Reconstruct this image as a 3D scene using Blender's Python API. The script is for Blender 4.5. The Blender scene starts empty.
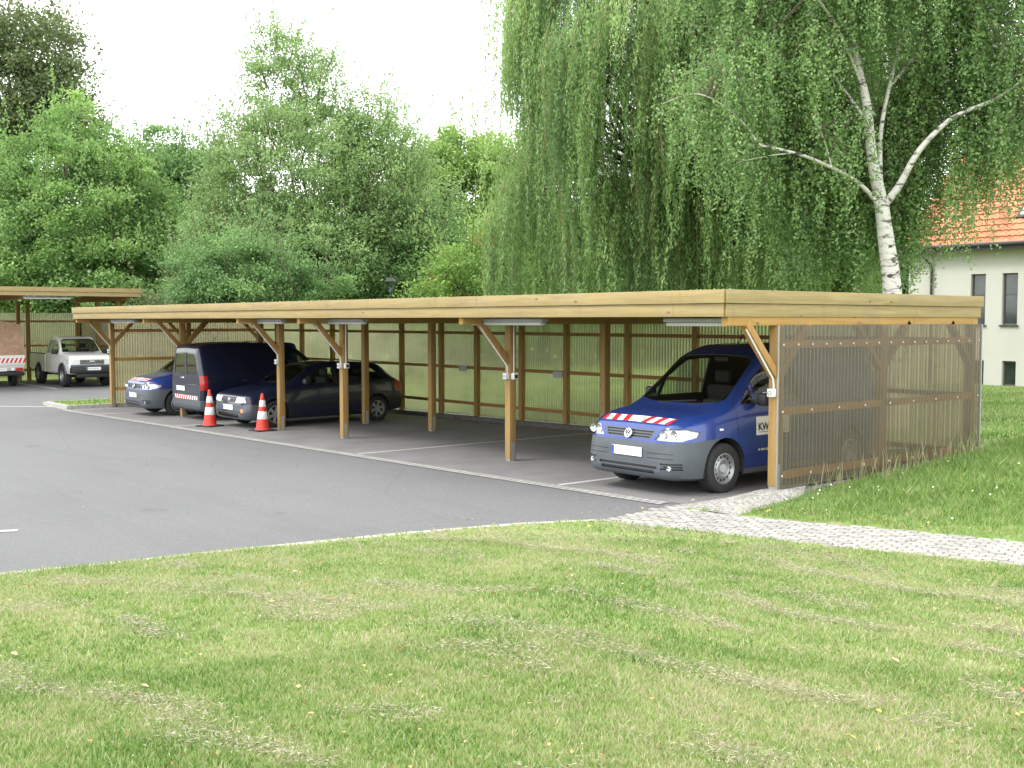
import bpy, bmesh, math, random
import numpy as np
from mathutils import Vector, Matrix, noise
random.seed(7); rng = np.random.default_rng(7)
scene = bpy.context.scene
COL = scene.collection
R = math.radians

# ------------------------------------------------------------------ object helpers
def link(o, parent=None):
    COL.objects.link(o)
    if parent is not None: o.parent = parent
    return o
def empty(name, loc=(0, 0, 0), rz=0.0):
    o = bpy.data.objects.new(name, None); o.location = loc; o.rotation_euler = (0, 0, rz); o.empty_display_size = .2
    return link(o)
def tag(o, label=None, cat=None, group=None, kind=None):
    if label: o['label'] = label
    if cat: o['category'] = cat
    if group: o['group'] = group
    if kind: o['kind'] = kind
    return o
def smooth_mesh(me, ang=None):
    me.polygons.foreach_set('use_smooth', [True] * len(me.polygons))
    if ang is not None: me.set_sharp_from_angle(angle=R(ang))
def obj(name, me, mat, parent=None, ang=None):
    o = bpy.data.objects.new(name, me)
    if mat is not None:
        for m in (mat if isinstance(mat, (list, tuple)) else [mat]): me.materials.append(m)
    if ang is not None: smooth_mesh(me, ang)
    return link(o, parent)
def copy_tree(o, parent=None):
    c = o.copy(); COL.objects.link(c)
    if parent is not None: c.parent = parent
    for ch in list(o.children): copy_tree(ch, c)
    return c

class MB:
    """collects primitive shapes into one mesh"""
    def __init__(s): s.v = []; s.f = []; s.m = []
    def add(s, vs, fs, mi=0):
        n = len(s.v); s.v += [tuple(v) for v in vs]; s.f += [tuple(i + n for i in f) for f in fs]; s.m += [mi] * len(fs); return s
    def box(s, a, b, mi=0, M=None, bev=0.0):
        x0, y0, z0 = a; x1, y1, z1 = b
        if bev > 0:
            bm = bmesh.new(); bmesh.ops.create_cube(bm, size=1)
            for v in bm.verts: v.co = Vector(((x0 + x1) / 2 + v.co.x * (x1 - x0), (y0 + y1) / 2 + v.co.y * (y1 - y0), (z0 + z1) / 2 + v.co.z * (z1 - z0)))
            bmesh.ops.bevel(bm, geom=bm.edges[:], offset=bev, segments=2, affect='EDGES', profile=.5)
            vs = [v.co.copy() for v in bm.verts]; bm.verts.index_update(); fs = [[v.index for v in f.verts] for f in bm.faces]; bm.free()
        else:
            vs = [Vector(q) for q in ((x0,y0,z0),(x1,y0,z0),(x1,y1,z0),(x0,y1,z0),(x0,y0,z1),(x1,y0,z1),(x1,y1,z1),(x0,y1,z1))]
            fs = [(0,3,2,1),(4,5,6,7),(0,1,5,4),(1,2,6,5),(2,3,7,6),(3,0,4,7)]
        if M is not None: vs = [M @ v for v in vs]
        return s.add(vs, fs, mi)
    def bar(s, p, q, w, h, mi=0, up=(0, 0, 1), bev=0.0):
        p = Vector(p); q = Vector(q); d = q - p; L = d.length; d.normalize(); up = Vector(up)
        if abs(d.dot(up)) > .98: up = Vector((0, 1, 0))
        side = d.cross(up).normalized(); u = side.cross(d)
        M = Matrix((( d.x, side.x, u.x, p.x), (d.y, side.y, u.y, p.y), (d.z, side.z, u.z, p.z), (0, 0, 0, 1)))
        return s.box((0, -w/2, -h/2), (L, w/2, h/2), mi, M, bev)
    def tube(s, pts, rad, n=8, mi=0, cap=True):
        pts = [Vector(p) for p in pts]; k = len(pts)
        rad = rad if isinstance(rad, (list, tuple)) else [rad] * k
        vs = []; fs = []; prev = None
        for i, p in enumerate(pts):
            d = (pts[min(i+1, k-1)] - pts[max(i-1, 0)]).normalized()
            if prev is None: a = d.orthogonal().normalized()
            else:
                a = prev - d * prev.dot(d); a = a.normalized() if a.length > 1e-6 else d.orthogonal().normalized()
            prev = a; b = d.cross(a)
            for j in range(n):
                t = 2 * math.pi * j / n; vs.append(p + (a * math.cos(t) + b * math.sin(t)) * rad[i])
        for i in range(k-1):
            for j in range(n): fs.append((i*n+j, i*n+(j+1) % n, (i+1)*n+(j+1) % n, (i+1)*n+j))
        if cap: fs.append(tuple(range(n-1, -1, -1))); fs.append(tuple((k-1)*n+j for j in range(n)))
        return s.add(vs, fs, mi)
    def lathe(s, prof, n=24, axis='z', c=(0, 0, 0), mi=0):
        vs = []; fs = []; k = len(prof); c = Vector(c)
        for r, h in prof:
            for j in range(n):
                t = 2*math.pi*j/n; x, y = r*math.cos(t), r*math.sin(t)
                q = {'z': (x, y, h), 'y': (x, h, y), 'x': (h, x, y)}[axis]; vs.append(c + Vector(q))
        for i in range(k-1):
            for j in range(n): fs.append((i*n+j, i*n+(j+1) % n, (i+1)*n+(j+1) % n, (i+1)*n+j))
        return s.add(vs, fs, mi)
    def mesh(s, name='m'):
        me = bpy.data.meshes.new(name); me.from_pydata(s.v, [], s.f); me.update()
        if any(s.m): me.polygons.foreach_set('material_index', s.m)
        bm = bmesh.new(); bm.from_mesh(me); bmesh.ops.recalc_face_normals(bm, faces=bm.faces); bm.to_mesh(me); bm.free()
        return me
    def build(s, name, mat, parent=None, ang=None): return obj(name, s.mesh(name), mat, parent, ang)

# ------------------------------------------------------------------ material helpers
class NT:
    def __init__(s, name):
        s.m = bpy.data.materials.new(name); s.m.use_nodes = True; s.t = s.m.node_tree; s.n = s.t.nodes; s.l = s.t.links
        s.p = s.n['Principled BSDF']; s.out = s.n['Material Output']
    def node(s, t, **k):
        n = s.n.new(t)
        for a, b in k.items(): setattr(n, a, b)
        return n
    def link(s, a, b): s.l.new(a, b)
    def coord(s, scale=(1, 1, 1), kind='Object', rot=(0, 0, 0)):
        c = s.node('ShaderNodeTexCoord'); m = s.node('ShaderNodeMapping'); m.inputs['Scale'].default_value = scale; m.inputs['Rotation'].default_value = rot
        s.link(c.outputs[kind], m.inputs['Vector']); return m.outputs[0]
    def noise(s, vec, scale=5, detail=4, rough=.55, dist=0):
        n = s.node('ShaderNodeTexNoise'); n.inputs['Scale'].default_value = scale; n.inputs['Detail'].default_value = detail; n.inputs['Roughness'].default_value = rough; n.inputs['Distortion'].default_value = dist
        s.link(vec, n.inputs['Vector']); return n.outputs['Fac']
    def ramp(s, fac, stops):
        r = s.node('ShaderNodeValToRGB'); cr = r.color_ramp
        while len(cr.elements) < len(stops): cr.elements.new(.5)
        for e, (p, c) in zip(cr.elements, stops): e.position = p; e.color = (*c, 1) if len(c) == 3 else c
        s.link(fac, r.inputs[0]); return r.outputs[0]
    def mix(s, fac, a, b, mode='MIX'):
        m = s.node('ShaderNodeMix'); m.data_type = 'RGBA'; m.blend_type = mode
        for sock, v in ((m.inputs[0], fac), (m.inputs[6], a), (m.inputs[7], b)):
            if isinstance(v, (int, float)): sock.default_value = v
            elif isinstance(v, tuple): sock.default_value = (*v, 1)
            else: s.link(v, sock)
        return m.outputs[2]
    def bump(s, h, strength=.3, dist=.01):
        b = s.node('ShaderNodeBump'); b.inputs['Strength'].default_value = strength; b.inputs['Distance'].default_value = dist
        s.link(h, b.inputs['Height']); s.link(b.outputs[0], s.p.inputs['Normal'])
    def base(s, c):
        if isinstance(c, tuple): s.p.inputs['Base Color'].default_value = (*c, 1)
        else: s.link(c, s.p.inputs['Base Color'])
    def set(s, **k):
        for a, b in k.items(): s.p.inputs[a.replace('_', ' ')].default_value = b

def plain(name, c, rough=.5, metal=0, coat=0, var=.12, scale=6):
    t = NT(name); v = t.coord()
    n = t.noise(v, scale, 5)
    t.base(t.ramp(n, [(.3, tuple(x*(1-var) for x in c)), (.7, tuple(min(1, x*(1+var)) for x in c))]))
    t.set(Roughness=rough, Metallic=metal); t.p.inputs['Coat Weight'].default_value = coat; t.p.inputs['Coat Roughness'].default_value = .06
    return t.m
def wood(name, axis, c0, c1, knots=True):
    t = NT(name); sc = [9, 9, 9]; sc[axis] = .55
    v = t.coord(tuple(sc)); n = t.noise(v, 2.2, 6, .6, .8)
    big = t.noise(t.coord((.9, .9, .9)), 1.3, 3)
    c = t.ramp(n, [(.28, c0), (.72, c1)])
    c = t.mix(t.ramp(big, [(.35, (0, 0, 0)), (.7, (.55, .55, .55))]), c, tuple(x*.78 for x in c1))
    if knots:
        s2 = [3.2, 3.2, 3.2]; s2[axis] = 1.6
        vo = t.node('ShaderNodeTexVoronoi'); vo.inputs['Scale'].default_value = 1.6; t.link(t.coord(tuple(s2)), vo.inputs['Vector'])
        k = t.ramp(vo.outputs['Distance'], [(.045, (1, 1, 1)), (.1, (0, 0, 0))])
        c = t.mix(k, c, (.17, .085, .025))
    gr = t.noise(t.coord((1.7, 1.7, 2.4)), 1.1, 5, .65); c = t.mix(t.ramp(gr, [(.52, (0, 0, 0)), (.78, (.42,)*3)]), c, (.20, .19, .155))
    st_ = t.noise(t.coord((7, 7, .5)), 1.5, 4, .6); c = t.mix(t.ramp(st_, [(.60, (0, 0, 0)), (.78, (.38,)*3)]), c, tuple(x*.45 for x in c0))
    t.base(c); t.set(Roughness=.75); t.bump(n, .35, .005)
    return t.m

M = {}
FA, FB = (.26, .192, .082), (.41, .315, .142)
PA, PB = (.28, .165, .050), (.42, .27, .095)
M['board_x'] = wood('planed_board_x', 0, FA, FB); M['board_y'] = wood('planed_board_y', 1, FA, FB)
M['post'] = wood('post_wood', 2, PA, PB)
M['beam_x'] = wood('beam_wood_x', 0, (.26, .13, .04), (.40, .21, .07)); M['beam_y'] = wood('beam_wood_y', 1, (.36, .20, .055), (.52, .32, .10))
M['batten'] = wood('end_wall_batten_wood', 1, (.50, .25, .07), (.68, .38, .13), False)  # rail wood lightened to stand in for light coming through the sheet
M['brace'] = wood('brace_wood', 2, (.32, .165, .045), (.46, .26, .08), False)
M['dark_wood'] = wood('roof_deck_wood', 0, (.14, .085, .04), (.22, .14, .07))
M['steel'] = plain('galvanised_steel', (.42, .43, .44), .45, .6)
M['white_plastic'] = plain('white_plastic', (.75, .76, .76), .4, 0, 0, .04)
M['grey_plastic'] = plain('grey_housing', (.42, .43, .43), .45, 0, 0, .05)
M['cap_grey'] = plain('screw_cap_plastic', (.52, .52, .50), .6)
M['rubber'] = plain('tyre_rubber', (.022, .022, .023), .8, 0, 0, .25, 20)
M['black'] = plain('black_plastic', (.018, .018, .02), .5)
M['dark_in'] = plain('dark_interior', (.025, .026, .028), .85)
M['bumper'] = plain('grey_bumper_plastic', (.078, .090, .105), .5, 0, 0, .06)
M['silver'] = plain('silver_rim', (.33, .34, .36), .4, .6)
M['chrome'] = plain('chrome', (.7, .7, .72), .15, 1, 0, .03)
M['red_lens'] = plain('red_lens', (.45, .012, .012), .2, 0, .6)
M['orange_lens'] = plain('orange_lens', (.75, .22, .02), .2, 0, .6)
M['white_paint'] = plain('white_car_paint', (.74, .74, .72), .3, 0, .7, .05)
M['plate'] = plain('number_plate_white', (.8, .8, .79), .4, 0, .2, .02)
M['eu_blue'] = plain('plate_blue', (.03, .08, .4), .4)
M['refl_red'] = plain('reflective_red', (.62, .03, .03), .35, 0, .3, .05)
M['refl_white'] = plain('reflective_white', (.82, .82, .8), .35, 0, .3, .03)
M['concrete'] = plain('kerb_concrete', (.40, .39, .36), .9, 0, 0, .25, 14)
M['dark_concrete'] = plain('dark_kerb_concrete', (.12, .115, .105), .9, 0, 0, .35, 8)  # back wall kerb, a darker grey than the other kerbs
M['dirt'] = plain('soil', (.09, .065, .04), .95, 0, 0, .4, 9)
M['mirror_glass'] = plain('mirror_glass', (.6, .62, .65), .05, 1, 0, .02)

def carpaint(name, c, metal=.35, rough=.32):
    t = NT(name); n = t.noise(t.coord(), 3, 4)
    t.base(t.ramp(n, [(.3, tuple(x*.92 for x in c)), (.7, tuple(x*1.08 for x in c))]))
    dirt = t.noise(t.coord(), 11, 6, .7)
    t.link(t.ramp(dirt, [(.3, (rough-.06,)*3), (.75, (rough+.14,)*3)]), t.p.inputs['Roughness'])
    ge = t.node('ShaderNodeNewGeometry'); ck = t.p.inputs['Base Color'].links[0].from_socket; t.base(t.mix(ge.outputs['Backfacing'], ck, (.03, .032, .034)))
    t.set(Metallic=metal); t.p.inputs['Coat Weight'].default_value = .8; t.p.inputs['Coat Roughness'].default_value = .05
    return t.m
M['blue'] = carpaint('blue_paint', (.018, .050, .24))
M['navy'] = carpaint('navy_paint', (.008, .012, .035), .2)
M['lamp'] = plain('headlamp_glass', (.78, .8, .82), .12, .15, 1, .12, 40)

def glass_mat(name, tint, fac=.25):
    t = NT(name); tr = t.node('ShaderNodeBsdfTransparent'); tr.inputs[0].default_value = (*tint, 1)
    gl = t.node('ShaderNodeBsdfGlossy'); gl.inputs['Roughness'].default_value = .03; gl.inputs[0].default_value = (.9, .95, .95, 1)
    lw = t.node('ShaderNodeLayerWeight'); lw.inputs[0].default_value = .5; pw_ = t.node('ShaderNodeMath', operation='POWER'); t.link(lw.outputs['Facing'], pw_.inputs[0]); pw_.inputs[1].default_value = 3.2
    mx = t.node('ShaderNodeMixShader')
    n = t.noise(t.coord(), 2.0, 3); ad = t.node('ShaderNodeMath', operation='MULTIPLY_ADD'); t.link(pw_.outputs[0], ad.inputs[0]); ad.inputs[1].default_value = .75; m2_ = t.node('ShaderNodeMath', operation='MULTIPLY_ADD'); t.link(n, m2_.inputs[0]); m2_.inputs[1].default_value = .05; m2_.inputs[2].default_value = .035; t.link(m2_.outputs[0], ad.inputs[2])
    t.link(ad.outputs[0], mx.inputs[0]); t.link(tr.outputs[0], mx.inputs[1]); t.link(gl.outputs[0], mx.inputs[2]); t.link(mx.outputs[0], t.out.inputs[0])
    return t.m
M['glass'] = glass_mat('car_glass', (.74, .82, .76))
M['lantern_glass'] = glass_mat('lantern_glass', (.8, .85, .88))
t = NT('house_window_glass'); t.base((.02, .03, .035)); t.set(Roughness=.08); t.p.inputs['Specular IOR Level'].default_value = .8
t.link(t.ramp(t.noise(t.coord((1, 1, 1)), 1.5, 3), [(.3, (.015, .02, .025)), (.8, (.05, .07, .06))]), t.p.inputs['Base Color']); M['hglass'] = t.m

def poly_mat(name, tcol, transp, dcol, k_tr, k_di):
    """translucent corrugated plastic sheet"""
    t = NT(name)
    v = t.coord((.35, .35, .9)); n = t.noise(v, 2.2, 5, .6)
    va = t.ramp(n, [(.25, (.78,)*3), (.75, (1.1,)*3)])
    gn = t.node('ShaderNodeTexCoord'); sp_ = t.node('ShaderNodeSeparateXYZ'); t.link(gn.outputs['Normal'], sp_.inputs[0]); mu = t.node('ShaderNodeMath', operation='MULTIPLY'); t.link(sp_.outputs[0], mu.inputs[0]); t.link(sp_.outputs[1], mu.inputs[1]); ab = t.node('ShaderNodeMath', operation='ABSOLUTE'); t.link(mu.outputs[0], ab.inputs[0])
    va = t.mix(1.0, va, t.ramp(ab.outputs[0], [(.12, (1, 1, 1)), (.46, (.62, .60, .52))]), 'MULTIPLY')  # wave flanks darkened in the colour, in place of refracted shading
    tl = t.node('ShaderNodeBsdfTranslucent'); t.link(t.mix(1.0, tcol, va, 'MULTIPLY'), tl.inputs[0])
    di = t.node('ShaderNodeBsdfDiffuse'); t.link(t.mix(1.0, dcol, va, 'MULTIPLY'), di.inputs[0])
    tr = t.node('ShaderNodeBsdfTransparent'); tr.inputs[0].default_value = (*transp, 1)
    gl = t.node('ShaderNodeBsdfGlossy'); gl.inputs['Roughness'].default_value = .25; gl.inputs[0].default_value = (.9, .9, .9, 1)
    m1 = t.node('ShaderNodeMixShader'); m1.inputs[0].default_value = k_di; t.link(tl.outputs[0], m1.inputs[1]); t.link(di.outputs[0], m1.inputs[2])
    m2 = t.node('ShaderNodeMixShader'); m2.inputs[0].default_value = k_tr; t.link(m1.outputs[0], m2.inputs[1]); t.link(tr.outputs[0], m2.inputs[2])
    m3 = t.node('ShaderNodeMixShader'); m3.inputs[0].default_value = .05; t.link(m2.outputs[0], m3.inputs[1]); t.link(gl.outputs[0], m3.inputs[2])
    t.link(m3.outputs[0], t.out.inputs[0]); return t.m
M['poly_back'] = poly_mat('corrugated_sheet_backlit', (1.0, 1.0, .74), (.95, .98, .70), (.74, .74, .52), .34, .10)  # back-lit glow and the green beyond put into the sheet's tint
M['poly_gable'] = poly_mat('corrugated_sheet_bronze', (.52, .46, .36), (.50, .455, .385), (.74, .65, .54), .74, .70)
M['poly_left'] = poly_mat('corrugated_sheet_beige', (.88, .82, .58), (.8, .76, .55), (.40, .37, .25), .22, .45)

def leaf_mat(name, dark, mid, light, trans=.35, hue=None):
    t = NT(name); a = t.node('ShaderNodeAttribute', attribute_name='tone')
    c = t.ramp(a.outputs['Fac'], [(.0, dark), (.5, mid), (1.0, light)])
    di = t.node('ShaderNodeBsdfDiffuse'); t.link(c, di.inputs[0])
    tl = t.node('ShaderNodeBsdfTranslucent'); t.link(t.mix(.45, c, tuple(min(1, x*1.7) for x in light)), tl.inputs[0])
    gl = t.node('ShaderNodeBsdfGlossy'); gl.inputs['Roughness'].default_value = .5; gl.inputs[0].default_value = (.8, .9, .8, 1)
    m1 = t.node('ShaderNodeMixShader'); m1.inputs[0].default_value = trans; t.link(di.outputs[0], m1.inputs[1]); t.link(tl.outputs[0], m1.inputs[2])
    m2 = t.node('ShaderNodeMixShader'); m2.inputs[0].default_value = .045; t.link(m1.outputs[0], m2.inputs[1]); t.link(gl.outputs[0], m2.inputs[2])
    t.link(m2.outputs[0], t.out.inputs[0]); return t.m
def bark(name, a, b, sc=3):
    t = NT(name); n = t.noise(t.coord((3, 3, .7)), sc, 6, .7); t.base(t.ramp(n, [(.3, a), (.7, b)])); t.set(Roughness=.9); t.bump(n, .5, .03); return t.m
M['bark'] = bark('brown_bark', (.05, .035, .025), (.14, .105, .075))

# ------------------------------------------------------------------ ground shape
def G(x): return .014 * max(min(x, 0.0), -23.6)
def Gn(x): return .014 * np.clip(x, -23.6, 0)
ASPH = [(-.3, 4.35), (-.3, -1.5), (-.16, -2.83), (-.55, -3.58), (-.92, -4.84), (-1.23, -6.32), (-1.45, -7.64), (-1.62, -8.43), (-2.3, -12), (-4, -17), (-8, -24), (-15, -30), (-60, -34),
        (-60, -9), (-39.3, -9), (-39.3, 4.4), (-25.15, 4.4), (-25.15, -1.3), (-23.1, -1.3), (-23.1, 4.35)]
PATH = [(-.3, -1.5), (-.16, -2.83), (-.11, -2.80), (.96, -2.46), (3.8, -1.50), (9.0, .30), (16, 3.6), (15.5, 4.8), (8.7, 1.5), (3.34, -.42), (1.71, -.98), (.59, -1.40), (.16, -1.5)]
GRAV = [(-.3, -1.5), (.59, -1.40), (.42, -.5), (.24, .25), (.04, .6), (.04, 4.75), (-.3, 4.75)]
GRAV2 = [(-.1, 4.75), (-.1, 5.0), (-23.2, 5.0), (-23.2, 4.75)]
def seg_dist(X, Y, poly):
    d = np.full(X.shape, 1e9)
    for i in range(len(poly)):
        ax, ay = poly[i]; bx, by = poly[(i+1) % len(poly)]; dx, dy = bx-ax, by-ay
        t = np.clip(((X-ax)*dx + (Y-ay)*dy) / (dx*dx+dy*dy), 0, 1)
        d = np.minimum(d, np.hypot(X-ax-t*dx, Y-ay-t*dy))
    return d
def inside(X, Y, poly):
    r = np.zeros(X.shape, bool)
    for i in range(len(poly)):
        ax, ay = poly[i]; bx, by = poly[(i+1) % len(poly)]
        if ay == by: continue
        c = ((ay > Y) != (by > Y)) & (X < (bx-ax)*(Y-ay)/(by-ay)+ax); r ^= c
    return r
def hard(X, Y):
    d = np.full(X.shape, 1e9); ins = np.zeros(X.shape, bool)
    for p in (ASPH, PATH, GRAV): d = np.minimum(d, seg_dist(X, Y, p)); ins |= inside(X, Y, p)
    return d, ins
def sstep(x, a, b):
    t = np.clip((x-a)/(b-a), 0, 1); return t*t*(3-2*t)
def front_side(X, Y):   # lawn in front of the path
    return Y < (-2.15 + .335*X)
def terrain(X, Y):
    X = np.asarray(X, float); Y = np.asarray(Y, float)
    d, ins = hard(X, Y); z = Gn(X)
    fr = (front_side(X, Y) & (X > -6)).astype(float)
    und = .018*np.sin(X*1.9+Y*.7)+.014*np.sin(Y*2.3-X*.8+1)+.02*np.sin(X*.6-Y*.9)
    zf = .02 + .50*sstep(d, -1.5, 9.0)*1.0 - .50*sstep(0, -1.5, 9.0) + und*sstep(d, .1, 1.5)
    zb = .02 + (.22*np.clip((Y-.2)/4.4, 0, 1.15)*(1-.4*sstep(X, 2, 6))+.16*sstep(d, 0, 3.0)*(1-.6*np.clip(Y/4.6, 0, 1)))*(1-sstep(Y, 7, 20))*sstep(X, -2.5, 0) + und*.6*sstep(d, .2, 1.5)
    z = z + np.where(fr > 0, zf, zb)
    z = np.where(ins, Gn(X) - .02, z)
    z = z - .1*sstep(Y, 14, 24)*sstep(X, -14, 0)
    return z

def axis_coords(fine, lo, hi, step, far=420):
    a = list(np.arange(lo, hi+1e-6, step)); s = step
    while a[-1] < far: s *= 1.22; a.append(a[-1]+s)
    s = step
    while a[0] > -far: s *= 1.22; a.insert(0, a[0]-s)
    return np.array(a)
def grid_mesh(name, xs, ys, zf):
    X, Y = np.meshgrid(xs, ys, indexing='ij'); Z = zf(X.ravel(), Y.ravel())
    co = np.stack([X.ravel(), Y.ravel(), Z], 1); nx, ny = len(xs), len(ys)
    i = np.arange(nx-1)[:, None]*ny + np.arange(ny-1)[None]; f = np.stack([i, i+ny, i+ny+1, i+1], -1).reshape(-1, 4)
    return np_mesh(name, co, f)
def np_mesh(name, co, f, tone=None):
    me = bpy.data.meshes.new(name); n = len(co); k, s = f.shape
    me.vertices.add(n); me.vertices.foreach_set('co', np.ascontiguousarray(co, dtype=np.float32).ravel())
    me.loops.add(k*s); me.loops.foreach_set('vertex_index', np.ascontiguousarray(f, dtype=np.int32).ravel())
    me.polygons.add(k); me.polygons.foreach_set('loop_start', np.arange(0, k*s, s, dtype=np.int32)); me.polygons.foreach_set('loop_total', np.full(k, s, dtype=np.int32))
    if tone is not None:
        a = me.attributes.new('tone', 'FLOAT', 'POINT'); a.data.foreach_set('value', np.ascontiguousarray(tone, dtype=np.float32))
    me.update(calc_edges=True); return me

# lawn ground
t = NT('lawn_ground'); v = t.coord()
n1 = t.noise(v, .55, 5, .6); n2 = t.noise(v, 9, 6, .7); n3 = t.noise(t.coord((.35, 1.6, 1), rot=(0, 0, R(-12))), 2.2, 5, .65)
c = t.ramp(n2, [(.3, (.10, .15, .035)), (.55, (.20, .27, .07)), (.8, (.32, .34, .14))])
c = t.mix(t.ramp(n3, [(.52, (0, 0, 0)), (.68, (.75, .75, .75))]), c, (.33, .30, .17))
c = t.mix(t.ramp(n1, [(.4, (0, 0, 0)), (.7, (.5, .5, .5))]), c, (.14, .23, .05))
t.base(c); t.set(Roughness=.95); t.bump(n2, .8, .03); M['ground'] = t.m
xs = axis_coords(1, -5, 13, .16); ys = axis_coords(1, -13, 10, .16)
g = obj('lawn', grid_mesh('lawn', xs, ys, terrain), M['ground']); smooth_mesh(g.data); tag(g, kind='structure')

def flat_sheet(name, poly, dz, mat, cuts=True, zf=None):
    bm = bmesh.new(); f = bm.faces.new([bm.verts.new((x, y, 0)) for x, y in poly])
    bmesh.ops.triangulate(bm, faces=bm.faces)
    if cuts:
        for x in (0, -.0001, -5, -10, -15, -20, -23.6, -30, -40):
            bmesh.ops.bisect_plane(bm, geom=bm.verts[:]+bm.edges[:]+bm.faces[:], plane_co=(x, 0, 0), plane_no=(1, 0, 0))
    if name == 'gravel_strip':
        for y in (-1.3, -.9, -.5, -.2, .1, 1): bmesh.ops.bisect_plane(bm, geom=bm.verts[:]+bm.edges[:]+bm.faces[:], plane_co=(0, y, 0), plane_no=(0, 1, 0))
        for x in (-.24, -.16, -.08, .1, .2, .3): bmesh.ops.bisect_plane(bm, geom=bm.verts[:]+bm.edges[:]+bm.faces[:], plane_co=(x, 0, 0), plane_no=(1, 0, 0))
    for v in bm.verts: v.co.z = (zf(v.co.x, v.co.y) if zf else G(v.co.x)) + dz
    bmesh.ops.recalc_face_normals(bm, faces=bm.faces)
    for f in bm.faces:
        if f.normal.z < 0: f.normal_flip()
    me = bpy.data.meshes.new(name); bm.to_mesh(me); bm.free()
    o = obj(name, me, mat); tag(o, kind='structure'); return o
# asphalt
t = NT('asphalt'); v = t.coord()
a = t.noise(v, 140, 3, .7); b = t.noise(v, .35, 5, .6); d = t.noise(t.coord((.12, .5, 1)), 1.2, 5, .65); e = t.noise(v, 3.5, 6, .7)
c = t.ramp(a, [(.25, (.104, .104, .107)), (.75, (.188, .188, .191))])
c = t.mix(t.ramp(b, [(.35, (0, 0, 0)), (.7, (.5, .5, .5))]), c, (.175, .176, .18))
c = t.mix(t.ramp(d, [(.5, (0, 0, 0)), (.75, (.45, .45, .45))]), c, (.085, .087, .092))
c = t.mix(t.ramp(e, [(.62, (0, 0, 0)), (.8, (.3, .3, .3))]), c, (.055, .055, .057))
vo = t.node('ShaderNodeTexVoronoi'); vo.feature = 'DISTANCE_TO_EDGE'; vo.inputs['Scale'].default_value = .16; dn = t.node('ShaderNodeTexNoise'); dn.inputs['Scale'].default_value = 1.3; dn.inputs['Detail'].default_value = 6; t.link(t.coord(), dn.inputs['Vector']); mv = t.mix(.12, t.coord(), dn.outputs['Color']); t.link(mv, vo.inputs['Vector'])
c = t.mix(t.ramp(vo.outputs['Distance'], [(0, (.20,)*3), (.0015, (.10,)*3), (.003, (0, 0, 0))]), c, (.05, .05, .052))
sp2 = t.noise(t.coord((.05, 1.1, 1), rot=(0, 0, R(24))), 1.6, 4, .5); c = t.mix(t.ramp(sp2, [(.55, (0, 0, 0)), (.66, (.14,)*3), (.72, (0, 0, 0))]), c, (.075, .076, .08))
mo = t.noise(t.coord(), 26, 4, .75); c = t.mix(t.ramp(mo, [(.35, (.55,)*3), (.62, (0, 0, 0))]), c, (.085, .085, .087)); sc_ = t.noise(t.coord((1, 1, 1)), 70, 2, .9); c = t.mix(t.ramp(sc_, [(.68, (0, 0, 0)), (.74, (.8,)*3)]), c, (.30, .295, .285))
oil = t.noise(t.coord(), 1.1, 3, .5); c = t.mix(t.ramp(oil, [(.70, (0, 0, 0)), (.76, (.5,)*3)]), c, (.06, .058, .058))
t.base(c); t.set(Roughness=.82); t.bump(a, .6, .008); M['asphalt'] = t.m
flat_sheet('parking_asphalt', ASPH, 0, M['asphalt'])
# blotched asphalt floor of the carport bays
t = NT('blotched_asphalt'); v = t.coord(); a = t.noise(v, 140, 3, .7); b = t.noise(v, .8, 6, .65)
t.base(t.mix(t.ramp(b, [(.35, (0, 0, 0)), (.7, (.8, .8, .8))]), t.ramp(a, [(.25, (.15, .148, .148)), (.75, (.25, .248, .246))]), (.125, .122, .12)))
t.set(Roughness=.85); t.bump(a, .5, .006); M['bay_floor'] = t.m
flat_sheet('bay_floor', [(-.34, 4.3), (-.34, -1.28), (-23.0, -1.28), (-23.0, 4.3)], .004, M['bay_floor'])
# painted and paved lines
def brick(name, c1, c2, mortar, w, h, ms=.012, rot=0, off=.5):
    t = NT(name); br = t.node('ShaderNodeTexBrick', offset=off); br.inputs['Color1'].default_value = (*c1, 1); br.inputs['Color2'].default_value = (*c2, 1); br.inputs['Mortar'].default_value = (*mortar, 1)
    br.inputs['Scale'].default_value = 1; br.inputs['Brick Width'].default_value = w; br.inputs['Row Height'].default_value = h; br.inputs['Mortar Size'].default_value = ms
    t.link(t.coord(rot=(0, 0, rot)), br.inputs['Vector']); n = t.noise(t.coord(), 22, 5)
    t.base(t.mix(t.ramp(n, [(.3, (0, 0, 0)), (.8, (.45,)*3)]), br.outputs['Color'], tuple(x*.6 for x in c1))); t.set(Roughness=.9); t.bump(br.outputs['Fac'], -.4, .01); return t
M['setts'] = brick('white_setts', (.40, .395, .37), (.30, .295, .28), (.14, .135, .12), .13, .11).m
def worn(name, c, u):
    t = NT(name); n = t.noise(t.coord(), 30, 6, .7); t.base(t.ramp(n, [(.32, u), (.45, c)])); t.set(Roughness=.85); return t.m
M['line_paint'] = worn('worn_line_paint', (.46, .46, .45), (.17, .17, .17))
flat_sheet('paved_line', [(-.5, -1.52), (-.5, -1.30), (-22.9, -1.30), (-22.9, -1.52)], .008, M['setts'])
for x in (-2.5, -7.6, -15.3, -20.4):
    flat_sheet('bay_line', [(x-.05, -1.29), (x+.05, -1.29), (x+.05, 4.3), (x-.05, 4.3)], .008, M['line_paint'])
flat_sheet('bay_line', [(-32.6, 1.30), (-32.6, 1.42), (-37.6, 1.42), (-37.6, 1.30)], .006, M['line_paint'])
flat_sheet('bay_line', [(-24.3, -1.15), (-24.2, -1.25), (-30.2, -7.25), (-30.3, -7.15)], .006, M['line_paint'])
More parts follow.
